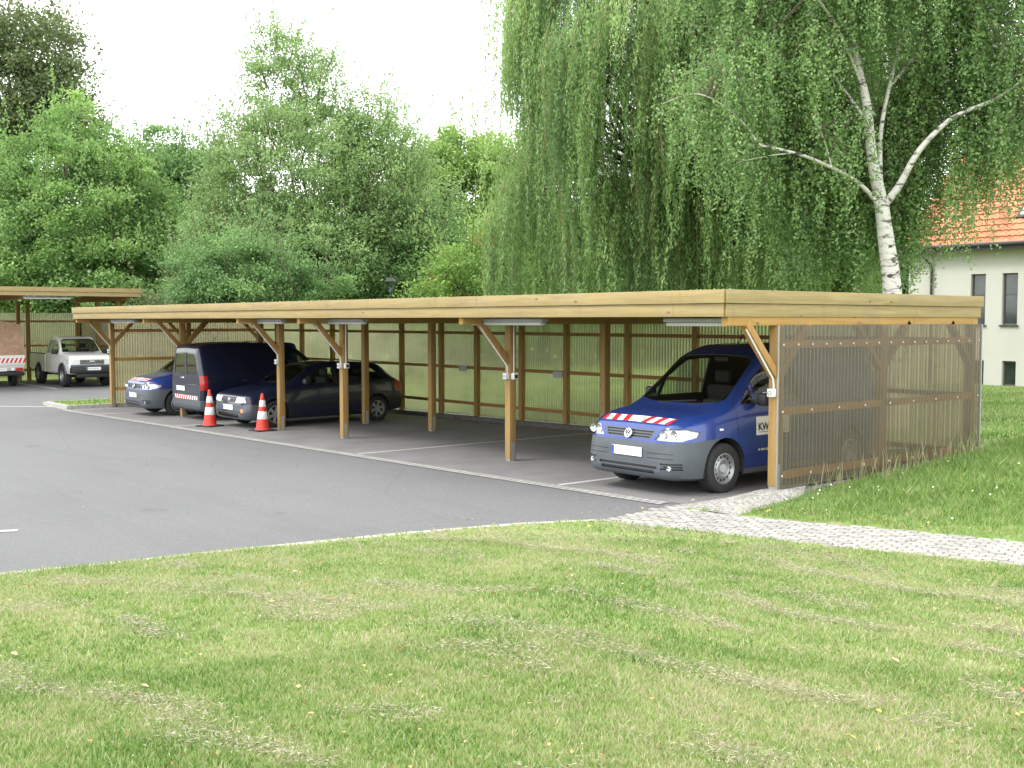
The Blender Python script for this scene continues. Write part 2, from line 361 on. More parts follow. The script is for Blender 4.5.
flat_sheet('bay_line', [(-3.76, -7.72), (-3.86, -7.67), (-4.62, -9.08), (-4.52, -9.13)], .006, M['line_paint'])
# edging strip between asphalt and lawn
def strip(name, pts, w0, w1, z0, z1, mat, parent=None):
    mb = MB(); 
    for i in range(len(pts)-1):
        a = Vector((*pts[i], 0)); b = Vector((*pts[i+1], 0)); d = (b-a).normalized(); nrm = Vector((-d.y, d.x, 0)); L = (b-a).length; k = max(1, int(L/1.0))
        for j in range(k):
            p = a+(b-a)*(j/k)+d*.004; q = a+(b-a)*((j+1)/k)-d*.004
            c = [p+nrm*w0, q+nrm*w0, q+nrm*w1, p+nrm*w1]; zz = [G(u.x) for u in c]
            vs = [Vector((u.x, u.y, h+z0)) for u, h in zip(c, zz)]+[Vector((u.x, u.y, h+z1)) for u, h in zip(c, zz)]
            mb.add(vs, [(0,3,2,1),(4,5,6,7),(0,1,5,4),(1,2,6,5),(2,3,7,6),(3,0,4,7)])
    o = mb.build(name, mat, parent); return o
o = strip('kerb', ASPH[2:11], -.02, .09, -.15, .022, M['concrete']); tag(o, kind='structure')
o = strip('kerb', [(-22.95, -1.28), (-25.15, -1.28), (-25.15, 4.5)], -.12, 0.0, -.2, .11, M['concrete']); tag(o, kind='structure')
o = strip('kerb', [(-23.04, 4.5), (-23.04, -1.16)], -.06, .06, -.2, .105, M['concrete']); tag(o, kind='structure')
o = strip('kerb', [(-.32, 4.42), (-23.1, 4.42)], -.09, .09, -.2, .09, M['dark_concrete']); tag(o, kind='structure')
flat_sheet('island_grass', [(-23.1, -1.16), (-23.1, 4.8), (-25.05, 4.8), (-25.05, -1.16)], .09, M['ground'])
# gravel beside the end wall
t = NT('white_gravel'); vo = t.node('ShaderNodeTexVoronoi'); vo.inputs['Scale'].default_value = 38; t.link(t.coord(), vo.inputs['Vector'])
n = t.noise(t.coord(), 3, 5); sat = t.node('ShaderNodeSeparateColor'); t.link(vo.outputs['Color'], sat.inputs[0])
c = t.ramp(sat.outputs[0], [(0, (.19, .185, .16)), (.5, (.29, .28, .26)), (1, (.44, .43, .40))]); c = t.mix(t.ramp(n, [(.5, (0, 0, 0)), (.8, (.5,)*3)]), c, (.2, .18, .13))
t.base(c); t.set(Roughness=.9); t.bump(vo.outputs['Distance'], -.9, .02); M['gravel'] = t.m
flat_sheet('gravel_strip', GRAV, .006, M['gravel'], zf=lambda x, y: .085*min(1, max(0, (x+.3)/.22))*min(1, max(0, (y+1.35)/1.1))*min(1, max(0, (.30-x)/.2)))
flat_sheet('gravel_strip', GRAV2, .05, M['gravel'])
# cobble path: real stones on a bedding sheet
M['joint'] = plain('path_joint_grit', (.17, .16, .13), .95, 0, 0, .4, 25)
flat_sheet('path_bedding', PATH, .004, M['joint'], cuts=False, zf=lambda x, y: 0)
t = NT('path_stone'); a = t.node('ShaderNodeAttribute', attribute_name='tone'); n = t.noise(t.coord(), 30, 5)
c = t.ramp(a.outputs['Fac'], [(0, (.26, .25, .23)), (1, (.37, .36, .335))]); c = t.mix(t.ramp(n, [(.35, (0, 0, 0)), (.8, (.4,)*3)]), c, (.26, .255, .235))
t.base(c); t.set(Roughness=.85); t.bump(n, .4, .006); M['stone'] = t.m
def stones():
    vs = []; fs = []; tn = []; th = math.atan2(.335, 1); ct, st = math.cos(th), math.sin(th)
    for i in range(-4, 115):
        for j in range(-3, 22):
            w, h = .138, .092
            u = i*w + (w/2 if j % 2 else 0); v_ = j*h
            x = -.4 + u*ct - v_*st; y = -2.95 + u*st + v_*ct
            X = np.array([x]); Y = np.array([y])
            if not inside(X, Y, PATH)[0] or x > 15: continue
            dw, dh = w/2-.007+random.uniform(-.003, .002), h/2-.008+random.uniform(-.004, .002); z = .012+random.uniform(-.004, .007); b = .012
            k = len(vs); ro = random.uniform(-.05, .05); tx = random.uniform(-.003, .003)
            for (a_, b_, zz) in ((-dw, -dh, -.03), (dw, -dh, -.03), (dw, dh, -.03), (-dw, dh, -.03), (-dw, -dh, z-.006), (dw, -dh, z-.006), (dw, dh, z-.006), (-dw, dh, z-.006), (-dw+b, -dh+b, z), (dw-b, -dh+b, z+tx), (dw-b, dh-b, z+tx), (-dw+b, dh-b, z)):
                a2, b2 = a_-ro*b_, b_+ro*a_; vs.append((x+a2*ct-b2*st, y+a2*st+b2*ct, zz))
            for q in ((0,1,5,4),(1,2,6,5),(2,3,7,6),(3,0,4,7),(4,5,9,8),(5,6,10,9),(6,7,11,10),(7,4,8,11),(8,9,10,11)): fs.append([k+e for e in q])
            tn += [random.random()]*12
    me = np_mesh('cobbles', np.array(vs), np.array(fs), np.array(tn)); o = obj('path', me, M['stone'], None, 40); tag(o, kind='structure')
stones()

# ------------------------------------------------------------------ carport
XL = -22.95; frames = [0, -5.1, -10.2, -12.8, -17.98, XL]; D = 4.6
HR = dict(hu=1.85, hm=1.04, hl=.20)
cp = empty('carport', (0, 0, 0)); tag(cp, 'long wooden flat-roofed carport with corrugated plastic walls sheltering the four dark and blue vehicles', 'carport')
def wave_sheet(name, p, q, z0, z1, mat, parent, amp=.017, per=.076, zb=None):
    p = Vector(p); q = Vector(q); L = (q-p).length; d = (q-p)/L; nrm = Vector((-d.y, d.x, 0)); n = int(L/per*8)
    co = []; 
    for i in range(n+1):
        s_ = L*i/n; b = p+d*s_+nrm*amp*math.sin(2*math.pi*s_/per)
        zlo = z0 if zb is None else zb(b.x, b.y)+z0
        co += [(b.x, b.y, zlo), (b.x, b.y, z1)]
    f = np.array([(2*i, 2*i+2, 2*i+3, 2*i+1) for i in range(n)])
    me = np_mesh(name, np.array(co), f); o = obj(name, me, mat, parent); smooth_mesh(me); return o
pw = .0625
def post(x, y, z1, parent, shoe=True, boxes=(), z0=None, w=pw):
    z0 = (G(x) if z0 is None else z0)
    mb = MB(); mb.box((x-w, y-w, z0+.03), (x+w, y+w, z1), bev=.006); po = mb.build('post', M['post'], parent, 30)
    if shoe:
        s = MB(); s.box((x+w+.001, y-.03, z0-.02), (x+w+.009, y+.03, z0+.30)); s.box((x-w-.009, y-.03, z0-.02), (x-w-.001, y+.03, z0+.30)); s.box((x-.05, y-.05, z0-.02), (x+.05, y+.05, z0+.028)); s.build('post_shoe', M['steel'], po)
    return po
for i, x in enumerate(frames):
    fp = post(x, 0, 2.08, cp, z0=(.10 if x == 0 else None))
    post(x if x in (0, XL) else x-.06, 2.25 if x in (0, XL) else 2.12, 2.08, cp)
    # cross beam and braces
    mb = MB(); mb.box((x-.05, -.97, 2.082), (x+.05, D+.1, 2.285), bev=.004); mb.build('cross_beam', M['beam_y'], cp, 30)
    mb = MB(); mb.bar((x, -.03, 1.47), (x, -.62, 2.12), .09, .11, up=(1, 0, 0), bev=.004); mb.build('brace', M['brace'], cp, 30)
    if x in (-17.98, XL, 0):
        mb = MB(); mb.bar((x, .03, 1.47), (x, .62, 2.12), .09, .11, up=(1, 0, 0), bev=.004); mb.build('brace', M['brace'], cp, 30)
    if x in (XL, 0):
        for s in (-1, 1):
            mb = MB(); mb.bar((x, 2.25+s*.03, 1.5), (x, 2.25+s*.62, 2.12), .07, .10, up=(1, 0, 0)); mb.build('brace', M['brace'], cp, 30)
        mb = MB(); mb.bar((x, D-.03, 1.5), (x, D-.62, 2.12), .07, .10, up=(1, 0, 0)); mb.build('brace', M['brace'], cp, 30)
    # cable conduit down the brace and the post
    zt = 1.32
    mb = MB(); sgn = 1
    mb.tube([(x+.03, -.62, 2.04), (x+.03, -.10, 1.44), (x+.03, -.085, 1.36), (x+.03, -.085, zt)], .011, 6); mb.build('conduit', M['white_plastic'], fp, 40)
    mb = MB(); mb.box((x-.035, -.135, zt-.10), (x+.055, -pw-.001, zt), bev=.01); b = mb.build('switch_box', M['white_plastic'], fp, 40)
    mb = MB(); mb.lathe([(.026, -.004), (.026, .006), (.0, .006)], 12, 'y', (x+.01, -.140, zt-.05)); mb.build('socket_lid', M['black'], b)
    if x in (-5.1, -10.2):
        mb = MB(); mb.box((x+pw+.001, -.045, zt-.10), (x+.14, .045, zt), bev=.01); b = mb.build('switch_box', M['white_plastic'], fp, 40)
        mb = MB(); mb.box((x+.141, -.028, zt-.08), (x+.147, .028, zt-.025)); mb.build('socket_lid', M['black'], b)
        mb = MB(); mb.tube([(x+.085, .0, zt), (x+.085, .0, 2.08)], .010, 6); mb.build('conduit', M['white_plastic'], fp, 40)
# back wall
wall_posts = [0, -1.75, -3.52, -5.32, -7.07, -8.88, -10.35, -11.98, -13.4, -15.12, -16.9, -18.6, -20.35, -21.9, XL]
for x in wall_posts: post(x, D, 2.15, cp, shoe=False, z0=G(x)+.05, w=.055)
for k, h in HR.items():
    for a, b in zip(wall_posts[:-1], wall_posts[1:]):
        mb = MB(); mb.box((b+.056, D+.0, h-.035), (a-.056, D+.058, h+.035)); mb.build('wall_rail', M['beam_x'], cp)
mb = MB(); mb.box((XL, D-.04, 2.15), (0, D+.04, 2.28)); mb.build('wall_plate', M['beam_x'], cp)
for a, b in zip(wall_posts[:-1], wall_posts[1:]):
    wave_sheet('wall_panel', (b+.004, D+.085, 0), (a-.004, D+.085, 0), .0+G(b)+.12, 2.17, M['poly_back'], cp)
# small pale notices fixed on the wall
for x, z in ((-9.1, 1.0), (-12.45, 1.02)):
    mb = MB(); mb.box((x-.15, D-.06, z-.07), (x+.15, D-.045, z+.06)); mb.build('notice_plate', M['grey_plastic'], cp)
# end walls
def end_wall(x, sgn, mat, nbay):
    ys_ = [pw, 2.25-pw, 2.25+pw, D-.055]
    for k, h in HR.items():
        hh = h + (.06 if k == 'hl' and x == 0 else 0)
        for a, b in ((ys_[0], ys_[1]), (ys_[2], ys_[3])):
            mb = MB(); mb.box((x+sgn*.0, a+.001, hh-.045), (x+sgn*.064, b-.001, hh+.045)); mb.build('wall_rail', M['batten'], cp)
    yy = np.linspace(-.04, D+.09, nbay+1)
    for a, b in zip(yy[:-1], yy[1:]):
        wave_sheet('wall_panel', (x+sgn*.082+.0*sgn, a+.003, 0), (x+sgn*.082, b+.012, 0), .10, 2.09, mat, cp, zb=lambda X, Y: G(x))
    for k, h in HR.items():
        hh = h + (.06 if k == 'hl' and x == 0 else 0); cnt = {'hu': 17, 'hm': 9, 'hl': 9}[k]
        for y in np.linspace(.0, D+.05, cnt): mb = MB(); mb.box((x+sgn*.098, y-.010, hh-.011), (x+sgn*.110, y+.010, hh+.011)); mb.build('screw_cap', M['cap_grey'], cp)
    mb = MB(); mb.box((x+sgn*.064, -pw-.002, .06+G(x)), (x+sgn*.072, -pw+.03, 2.08)); mb.build('edge_trim', M['steel'], cp)
    mb = MB(); mb.box((x+sgn*.074, D+.115, G(x)+.05), (x+sgn*.11, D+.14, 2.08)); mb.build('edge_trim', M['steel'], cp)
end_wall(0, 1, M['poly_gable'], 4); end_wall(XL, -1, M['poly_left'], 4)
# roof
y0, y1, xl, xr = -1.02, D+.15, -22.97, .04
mb = MB()
for y in (-.75, .0, 1.1, 2.25, 3.4, 4.5): mb.box((xl+.05, y-.04, 2.287), (xr-.05, y+.04, 2.40))
mb.build('purlins', M['dark_wood'], cp)
mb = MB(); mb.box((xl, y0, 2.402), (xr, y1, 2.44)); mb.build('roof_deck', M['dark_wood'], cp)
t = NT('roof_substrate'); n = t.noise(t.coord(), 8, 6, .7); t.base(t.ramp(n, [(.3, (.10, .075, .04)), (.6, (.16, .18, .06)), (.8, (.3, .28, .1))])); t.set(Roughness=1); M['sedum'] = t.m
mb = MB(); mb.box((xl, y0, 2.442), (xr, y1, 2.480)); mb.build('green_roof', M['sedum'], cp)
# fascia boards, butted in lengths
def fascia(p, q, nrm, cuts, mat):
    p = Vector(p); q = Vector(q)
    for lo, hi, off in ((2.185, 2.338, 0), (2.342, 2.497, .028)):
        ends = [0]+cuts+[1]
        for a, b in zip(ends[:-1], ends[1:]):
            A = p.lerp(q, a); B = p.lerp(q, b); d = (q-p).normalized(); ext = .028 if off else 0
            A = A + d*(.0015 if a else -ext); B = B - d*(.0015 if b < 1 else -ext)
            n = Vector(nrm); mb = MB()
            c0 = A + n*(off+.0); c1 = B + n*(off+.026)
            mb.box((min(c0.x, c1.x), min(c0.y, c1.y), lo), (max(c0.x, c1.x), max(c0.y, c1.y), hi), bev=.003); mb.build('fascia_board', mat, cp, 30)
fascia((xl-.002, y0-.002, 0), (xr+.002, y0-.002, 0), (0, -1, 0), [.18, .39, .61, .80], M['board_x'])
fascia((xr+.002, y0+.0, 0), (xr+.002, y1, 0), (1, 0, 0), [], M['board_y'])
fascia((xl-.002, y0+.0, 0), (xl-.002, y1, 0), (-1, 0, 0), [], M['board_y'])
fascia((xl-.002, y1+.002, 0), (xr+.002, y1+.002, 0), (0, 1, 0), [.25, .5, .75], M['board_x'])

# strip lamps
def strip_lamp(name, loc, rz, L, label):
    e = empty(name, loc, rz); tag(e, label, 'lamp', 'strip lamps under the carport roofs')
    mb = MB(); mb.box((-L/2, -.06, 0), (L/2, .06, .05), bev=.008); mb.build('housing', M['grey_plastic'], e, 30)
    mb = MB(); mb.box((-L/2+.03, -.05, -.05), (L/2-.03, .05, -.002), bev=.02); mb.build('diffuser', M['white_plastic'], e, 30)
    return e
for x, y, lab in ((-.82, -.50, 'white strip lamp under the roof in front of the nearest blue van'), (-4.55, -.52, 'white strip lamp above the lone post in the empty bays'), (-9.75, -.32, 'strip lamp on the post right of the navy hatchback front, mostly hidden'),
                  (-12.55, -.5, 'strip lamp above the navy hatchback bonnet'), (-20.6, -.5, 'strip lamp at the far left end of the long carport')):
    strip_lamp('strip_lamp', (x, y, 2.12), 0, 1.05 if x > -.95 else 1.75, lab)

# ------------------------------------------------------------------ second carport at the left
c2 = empty('carport', (-33, 4.6, -.33)); tag(c2, 'taller wooden carport at the far left sheltering the white pickup', 'carport')
def w2(x, y, z): return (x+33, y-4.6, z+.33)
def b2(name, a, b, mat, bev=0): mb = MB(); mb.box(w2(*a), w2(*b), bev=bev); return mb.build(name, mat, c2, 30)
for x0, x1, z0, z1, ya, yb in ((-33.03, -33.0, 3.03, 3.18, -11, 4.6), (-33.0, -32.97, 3.185, 3.34, -11, 4.63), ):
    for s_, e_ in ((0, .5), (.5, 1)):
        b2('fascia_board', (x0, ya+(yb-ya)*s_+.002, z0), (x1, ya+(yb-ya)*e_-.002, z1), M['board_y'])
b2('fascia_board', (-39.7, 4.57, 3.03), (-33.035, 4.60, 3.18), M['beam_x']); b2('fascia_board', (-39.7, 4.605, 3.185), (-33.003, 4.63, 3.34), M['board_x'])
b2('roof_deck', (-39.7, -11, 3.20), (-33.04, 4.565, 3.30), M['dark_wood'])
for y in (.45, -4.6, -9.6):
    b2('post', (-38.37, y+1.55-.07, -.33), (-38.23, y+1.55+.07, 2.88), M['post']); b2('cross_beam', (-39.6, y-.06, 2.89), (-33.3, y+.06, 3.10), M['beam_x'])
b2('cross_beam', (-39.6, 4.2, 2.89), (-33.3, 4.32, 3.10), M['beam_x'])
for x in (-34.43, -36.8, -39.3): b2('post', (x-.07, 4.2, -.33), (x+.07, 4.34, 2.88), M['post'])
for y in (1.9, -.8, -3.4, -6, -8.6): b2('post', (-39.37, y-.07, -.33), (-39.23, y+.07, 2.88), M['post'])
for h in (.1, 1.1, 2.1):
    b2('wall_rail', (-39.43, -11, h-.04), (-39.375, 4.2, h+.04), M['beam_y']); b2('wall_rail', (-39.3, 4.345, h-.04), (-34.4, 4.40, h+.04), M['beam_x'])
for k in range(6):
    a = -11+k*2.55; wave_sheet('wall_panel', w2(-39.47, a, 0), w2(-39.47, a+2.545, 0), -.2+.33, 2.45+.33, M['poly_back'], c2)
for k in range(2): wave_sheet('wall_panel', w2(-39.3+k*2.45, 4.43, 0), w2(-36.86+k*2.45, 4.43, 0), .13, 2.45+.33, M['poly_left'], c2)
strip_lamp('strip_lamp', (-33.25, 1.3, 2.96), R(90), 1.7, 'strip lamp under the far left carport above the white pickup')
# ------------------------------------------------------------------ vehicles
# a car is built with its nose at x=0 looking towards -x, z up, then turned into place
def pchip(xk, yk, x):
    xk = np.array(xk, float); yk = np.array(yk, float); h = np.diff(xk); d = np.diff(yk)/h; m = np.zeros(len(xk))
    for i in range(1, len(xk)-1):
        m[i] = 0 if d[i-1]*d[i] <= 0 else 3*(h[i-1]+h[i])/((2*h[i]+h[i-1])/d[i-1]+(h[i]+2*h[i-1])/d[i])
    m[0] = d[0]; m[-1] = d[-1]
    i = np.clip(np.searchsorted(xk, x)-1, 0, len(h)-1); t = (x-xk[i])/h[i]
    return (2*t**3-3*t**2+1)*yk[i]+(t**3-2*t**2+t)*h[i]*m[i]+(-2*t**3+3*t**2)*yk[i+1]+(t**3-t**2)*h[i]*m[i+1]
def crom(P, segs):
    out = []; n = len(P)
    for i in range(n-1):
        p0 = P[max(i-1, 0)] if i > 0 else 2*P[0]-P[1]; p1 = P[i]; p2 = P[i+1]; p3 = P[i+2] if i+2 < n else 2*P[-1]-P[-2]
        for k in range(segs[i]):
            t = k/segs[i]; out.append(.5*((2*p1)+(-p0+p2)*t+(2*p0-5*p1+4*p2-p3)*t*t+(-p0+3*p1-3*p2+p3)*t**3))
    out.append(P[-1]); return out
class Shell:
    def __init__(s, K, xs, segs=(3, 3, 2, 3, 6, 5, 2, 4, 5), mirror_bottom=True):
        s.bm = bm = bmesh.new(); s.lay = bm.faces.layers.int.new('tag'); s.tags = {}
        rings = []
        for x in xs:
            q = {k: float(pchip(K['x'], K[k], np.array(x))) for k in K if k != 'x'}
            zm = q['zb']+.48*(q['zbelt']-q['zb']); a = q['w']
            P = [np.array(p) for p in ((0, q['zb']), (.55*a, q['zb']), (.90*a, q['zb']+.012), (.975*a, q['zb']+.09), (a, zm), (q['wbelt'], q['zbelt']), (q['wsh'], q['zsh']),
                 (q['wsh']*.86, q['zsh']+.72*(q['ztop']-q['zsh'])), (q['wsh']*.5, q['ztop']-.12*(q['ztop']-q['zsh'])), (0, q['ztop']))]
            h = crom(P, segs); n = len(h)
            rings.append([bm.verts.new((x, p[0], p[1])) for p in h]+[bm.verts.new((x, -p[0], p[1])) for p in h[-2:0:-1]])
        s.n = n; m = len(rings[0])
        for a, b in zip(rings[:-1], rings[1:]):
            for j in range(m): bm.faces.new((a[j], a[(j+1) % m], b[(j+1) % m], b[j]))
        for r in (rings[0], rings[-1]):
            for j in range(n-1):
                vs = [r[j], r[j+1], r[(m-j-1) % m], r[(m-j) % m]]; u = []
                for v in vs:
                    if v not in u: u.append(v)
                if len(u) > 2: bm.faces.new(u)
        bmesh.ops.recalc_face_normals(bm, faces=bm.faces); bm.normal_update()
    def region(s, name, poly, ax, sel, only=None):
        """cut the outline of a convex polygon into the surface and mark the faces inside"""
        i, j = {'xz': (0, 2), 'xy': (0, 1), 'yz': (1, 2)}[ax]; k = 3-i-j
        ar = sum(poly[a][0]*poly[(a+1) % len(poly)][1]-poly[(a+1) % len(poly)][0]*poly[a][1] for a in range(len(poly)))
        if ar < 0: poly = poly[::-1]
        lo = [min(p[c] for p in poly)-.002 for c in (0, 1)]; hi = [max(p[c] for p in poly)+.002 for c in (0, 1)]
        def cand():
            r = []
            for f in s.bm.faces:
                a = [v.co[i] for v in f.verts]; b = [v.co[j] for v in f.verts]
                if max(a) < lo[0] or min(a) > hi[0] or max(b) < lo[1] or min(b) > hi[1]: continue
                if only is not None and f[s.lay] not in only: continue
                c = f.calc_center_median()
                if sel(c, f.normal): r.append(f)
            return r
        for a in range(len(poly)):
            p, q = poly[a], poly[(a+1) % len(poly)]; co = [0, 0, 0]; co[i], co[j] = p; no = [0, 0, 0]; no[i], no[j] = q[1]-p[1], -(q[0]-p[0])
            fs = cand(); g = set(fs)
            for f in fs: g.update(f.edges); g.update(f.verts)
            bmesh.ops.bisect_plane(s.bm, geom=list(g), dist=1e-5, plane_co=co, plane_no=no)
        s.bm.normal_update()
        tg = s.tags.setdefault(name, len(s.tags)+1)
        for f in cand():
            c = f.calc_center_median(); x, y = c[i], c[j]
            if all((q[0]-p[0])*(y-p[1])-(q[1]-p[1])*(x-p[0]) > -1e-6 for p, q in zip(poly, poly[1:]+poly[:1])): f[s.lay] = tg
    def band(s, name, p, q, w, ax, sel, only=None):
        d = Vector((q[0]-p[0], q[1]-p[1])).normalized(); n = Vector((-d.y, d.x))*w/2
        s.region(name, [(p[0]+n.x, p[1]+n.y), (p[0]-n.x, p[1]-n.y), (q[0]-n.x, q[1]-n.y), (q[0]+n.x, q[1]+n.y)], ax, sel, only)
    def take(s, names, offset=0.0, shift=(0, 0, 0), half=None):
        """pull the faces carrying the given marks out as a mesh of their own (names: list; None = unmarked)"""
        ids = {s.tags[n] if n else 0: i for i, n in enumerate(names) if n is None or n in s.tags}
        b = s.bm.copy(); lay = b.faces.layers.int['tag']
        dead = [f for f in b.faces if f[lay] not in ids or (half and f.calc_center_median().y*half < 0)]
        nr = {v.index: v.normal.copy() for v in b.verts}
        bmesh.ops.delete(b, geom=dead, context='FACES')
        for f in b.faces: f.material_index = ids[f[lay]]
        if offset or any(shift):
            b.normal_update()
            mv = [(v, v.co+v.normal*offset+Vector(shift)) for v in b.verts]
            for v, c in mv: v.co = c
        me = bpy.data.meshes.new('m'); b.to_mesh(me); b.free(); return me
    def seal(s, name, depth=.02, half=None, out=.0015):
        """a thin rubber rim round an opening"""
        b = s.bm.copy(); lay = b.faces.layers.int['tag']; i = s.tags[name]
        bmesh.ops.delete(b, geom=[f for f in b.faces if f[lay] != i or (half and f.calc_center_median().y*half < 0)], context='FACES')
        b.normal_update(); be = [e for e in b.edges if e.is_boundary]; nb = bmesh.new(); mp = {}
        for e in be:
            q = []
            for v in e.verts:
                if v not in mp:
                    c = v.co.copy(); fc = sum((f.calc_center_median() for f in v.link_faces), Vector())/len(v.link_faces); ins = (fc-c); 
                    if ins.length > 0: ins.normalize()
                    mp[v] = (nb.verts.new(c+v.normal*out), nb.verts.new(c+v.normal*out+ins*.012), nb.verts.new(c-v.normal*depth+ins*.012))
                q.append(mp[v])
            for a in (0, 1): nb.faces.new((q[0][a], q[1][a], q[1][a+1], q[0][a+1]))
        bmesh.ops.recalc_face_normals(nb, faces=nb.faces); me = bpy.data.meshes.new('m'); nb.to_mesh(me); nb.free(); b.free(); return me
def circ(cx, cz, r, n=28): return [(cx+r*math.cos(2*math.pi*k/n), cz+r*math.sin(2*math.pi*k/n)) for k in range(n)]
M['lens'] = glass_mat('lamp_lens', (.93, .95, .96)); M['reflector'] = plain('lamp_reflector', (.62, .64, .66), .3, .5, 0, .2, 25)
M['plate_grey'] = plain('worn_plate_print', (.52, .52, .55), .5, 0, 0, .2, 30)
UP = lambda c, n: n.z > .12
def SIDE(sg, lo=.3): return lambda c, n: c.y*sg > lo and n.z < .85 and abs(n.y) > .25
def make_wheel(parent, x, y, r, w, rimr, kind, sg):
    mb = MB(); mb.lathe([(rimr, -w/2), (rimr+.02, -w/2-.004), (r-.035, -w/2-.008), (r-.012, -w/2+.006), (r, -w/2+.03), (r, w/2-.03), (r-.012, w/2-.006), (r-.035, w/2+.008), (rimr+.02, w/2+.004), (rimr, w/2), (rimr-.01, 0), (rimr, -w/2)], 40, 'y', (x, y, r))
    tw = mb.build('wheel', M['rubber'], parent, 35); o = sg*w/2
    mb = MB()
    if kind == 'steel':
        mb.lathe([(rimr, o), (rimr-.012, o+sg*.004), (rimr-.022, o-sg*.012), (rimr-.035, o-sg*.035), (rimr*.80, o-sg*.038), (rimr*.62, o-sg*.02), (rimr*.55, o-sg*.012), (rimr*.45, o-sg*.028), (rimr*.30, o-sg*.03), (0, o-sg*.03)], 40, 'y', (x, y, r))
        rim = mb.build('rim', M['silver'], tw, 40)
        mb = MB()
        for k in range(14):
            a = 2*math.pi*k/14; cx, cz = x+rimr*.74*math.cos(a), r+rimr*.74*math.sin(a)
            mb.lathe([(.0, o-sg*.0255), (.0155, o-sg*.0255), (.0155, o-sg*.045)], 8, 'y', (cx, y, cz))
        mb.build('rim_holes', M['black'], rim)
        mb = MB(); mb.lathe([(0, o-sg*.004), (rimr*.26, o-sg*.006), (rimr*.30, o-sg*.03)], 24, 'y', (x, y, r)); mb.build('hub_cap', M['grey_plastic'], rim, 40)
    else:
        mb.lathe([(rimr, o), (rimr-.012, o+sg*.004), (rimr-.025, o-sg*.02), (rimr-.03, o-sg*.06)], 40, 'y', (x, y, r))
        for k in range(6):
            a = 2*math.pi*k/6+.3; dx, dz = math.cos(a), math.sin(a); px, pz = -dz, dx
            q = [(x+dx*.03+px*.028, r+dz*.03+pz*.028), (x+dx*.03-px*.028, r+dz*.03-pz*.028), (x+dx*(rimr-.02)-px*.034, r+dz*(rimr-.02)-pz*.034), (x+dx*(rimr-.02)+px*.034, r+dz*(rimr-.02)+pz*.034)]
            vs = [(a_, y+o-sg*.012, b_) for a_, b_ in q]+[(a_, y+o-sg*.04, b_) for a_, b_ in q]
            mb.add(vs, [(0,1,2,3),(7,6,5,4),(0,4,5,1),(1,5,6,2),(2,6,7,3),(3,7,4,0)])
        mb.lathe([(0, o-sg*.002), (.05, o-sg*.006), (.06, o-sg*.03)], 20, 'y', (x, y, r))
        rim = mb.build('rim', M['silver'], tw, 40)
        mb = MB(); mb.lathe([(rimr-.01, o-sg*.062), (0, o-sg*.062)], 24, 'y', (x, y, r)); mb.build('brake_disc', M['black'], rim)
    return tw
def well(parent, x, r, y0, y1):
    mb = MB(); n = 16
    for sg in (-1, 1):
        vs = []
        for k in range(n+1):
            a = -.25+ (math.pi+.5)*k/n; vs += [(x+r*math.cos(a), sg*y0, .33+r*math.sin(a)), (x+r*math.cos(a), sg*y1, .33+r*math.sin(a))]
        fs = [(2*k, 2*k+2, 2*k+3, 2*k+1) for k in range(n)]; fs.append(tuple(2*k for k in range(n+1))); mb = MB(); mb.add(vs, fs); mb.build('wheel_housing', M['dark_in'], parent)
def tubeloop(pts, r, n=6): mb = MB(); mb.tube(pts, r, n); return mb
def seats(parent, x, z, ys_):
    for y in ys_:
        mb = MB(); mb.box((x, y-.24, z), (x+.50, y+.24, z+.14), bev=.04); mb.bar((x+.46, y, z+.08), (x+.66, y, z+.62), .46, .12, up=(0, 1, 0), bev=.04) if False else mb.box((x+.45, y-.23, z+.10), (x+.58, y+.23, z+.64), bev=.045)
        mb.box((x+.50, y-.13, z+.67), (x+.60, y+.13, z+.84), bev=.035); mb.build('seat', M['dark_in'], parent, 40)
def wheel_steer(parent, x, y, z):
    mb = MB(); c = Vector((x, y, z)); a = Vector((.45, 0, .9)).normalized(); b = Vector((0, 1, 0)); pts = [c+(a*math.cos(t)+b*math.sin(t))*.18 for t in np.linspace(0, 2*math.pi, 21)]
    mb.tube(pts, .014, 6, cap=False); mb.box((x-.02, y-.15, z-.03), (x+.02, y+.15, z+.03)); mb.build('steering_wheel', M['black'], parent, 40)
def plate(parent, x, y, z, w=.50, h=.11, rear=False, tilt=0, dark=False):
    s_ = 1 if rear else -1
    mb = MB(); mb.box((x-.006, y-w/2, z), (x+.006, y+w/2, z+h), bev=.003); p = mb.build('number_plate', M['plate'], parent)
    mb = MB(); mb.box((x+s_*.0065, y+s_*(-w/2+.003)-(0 if s_ < 0 else 0), z+.003), (x+s_*.0085, y+s_*(-w/2+.042), z+h-.003)) 
    mb.build('blue_band', M['eu_blue'], p)
    mb = MB(); mb.box((x+s_*.0065, y-w*.36, z+h*.36), (x+s_*.008, y+w*.40, z+h*.66)); mb.build('worn_print', M['plate_grey'], p); return p
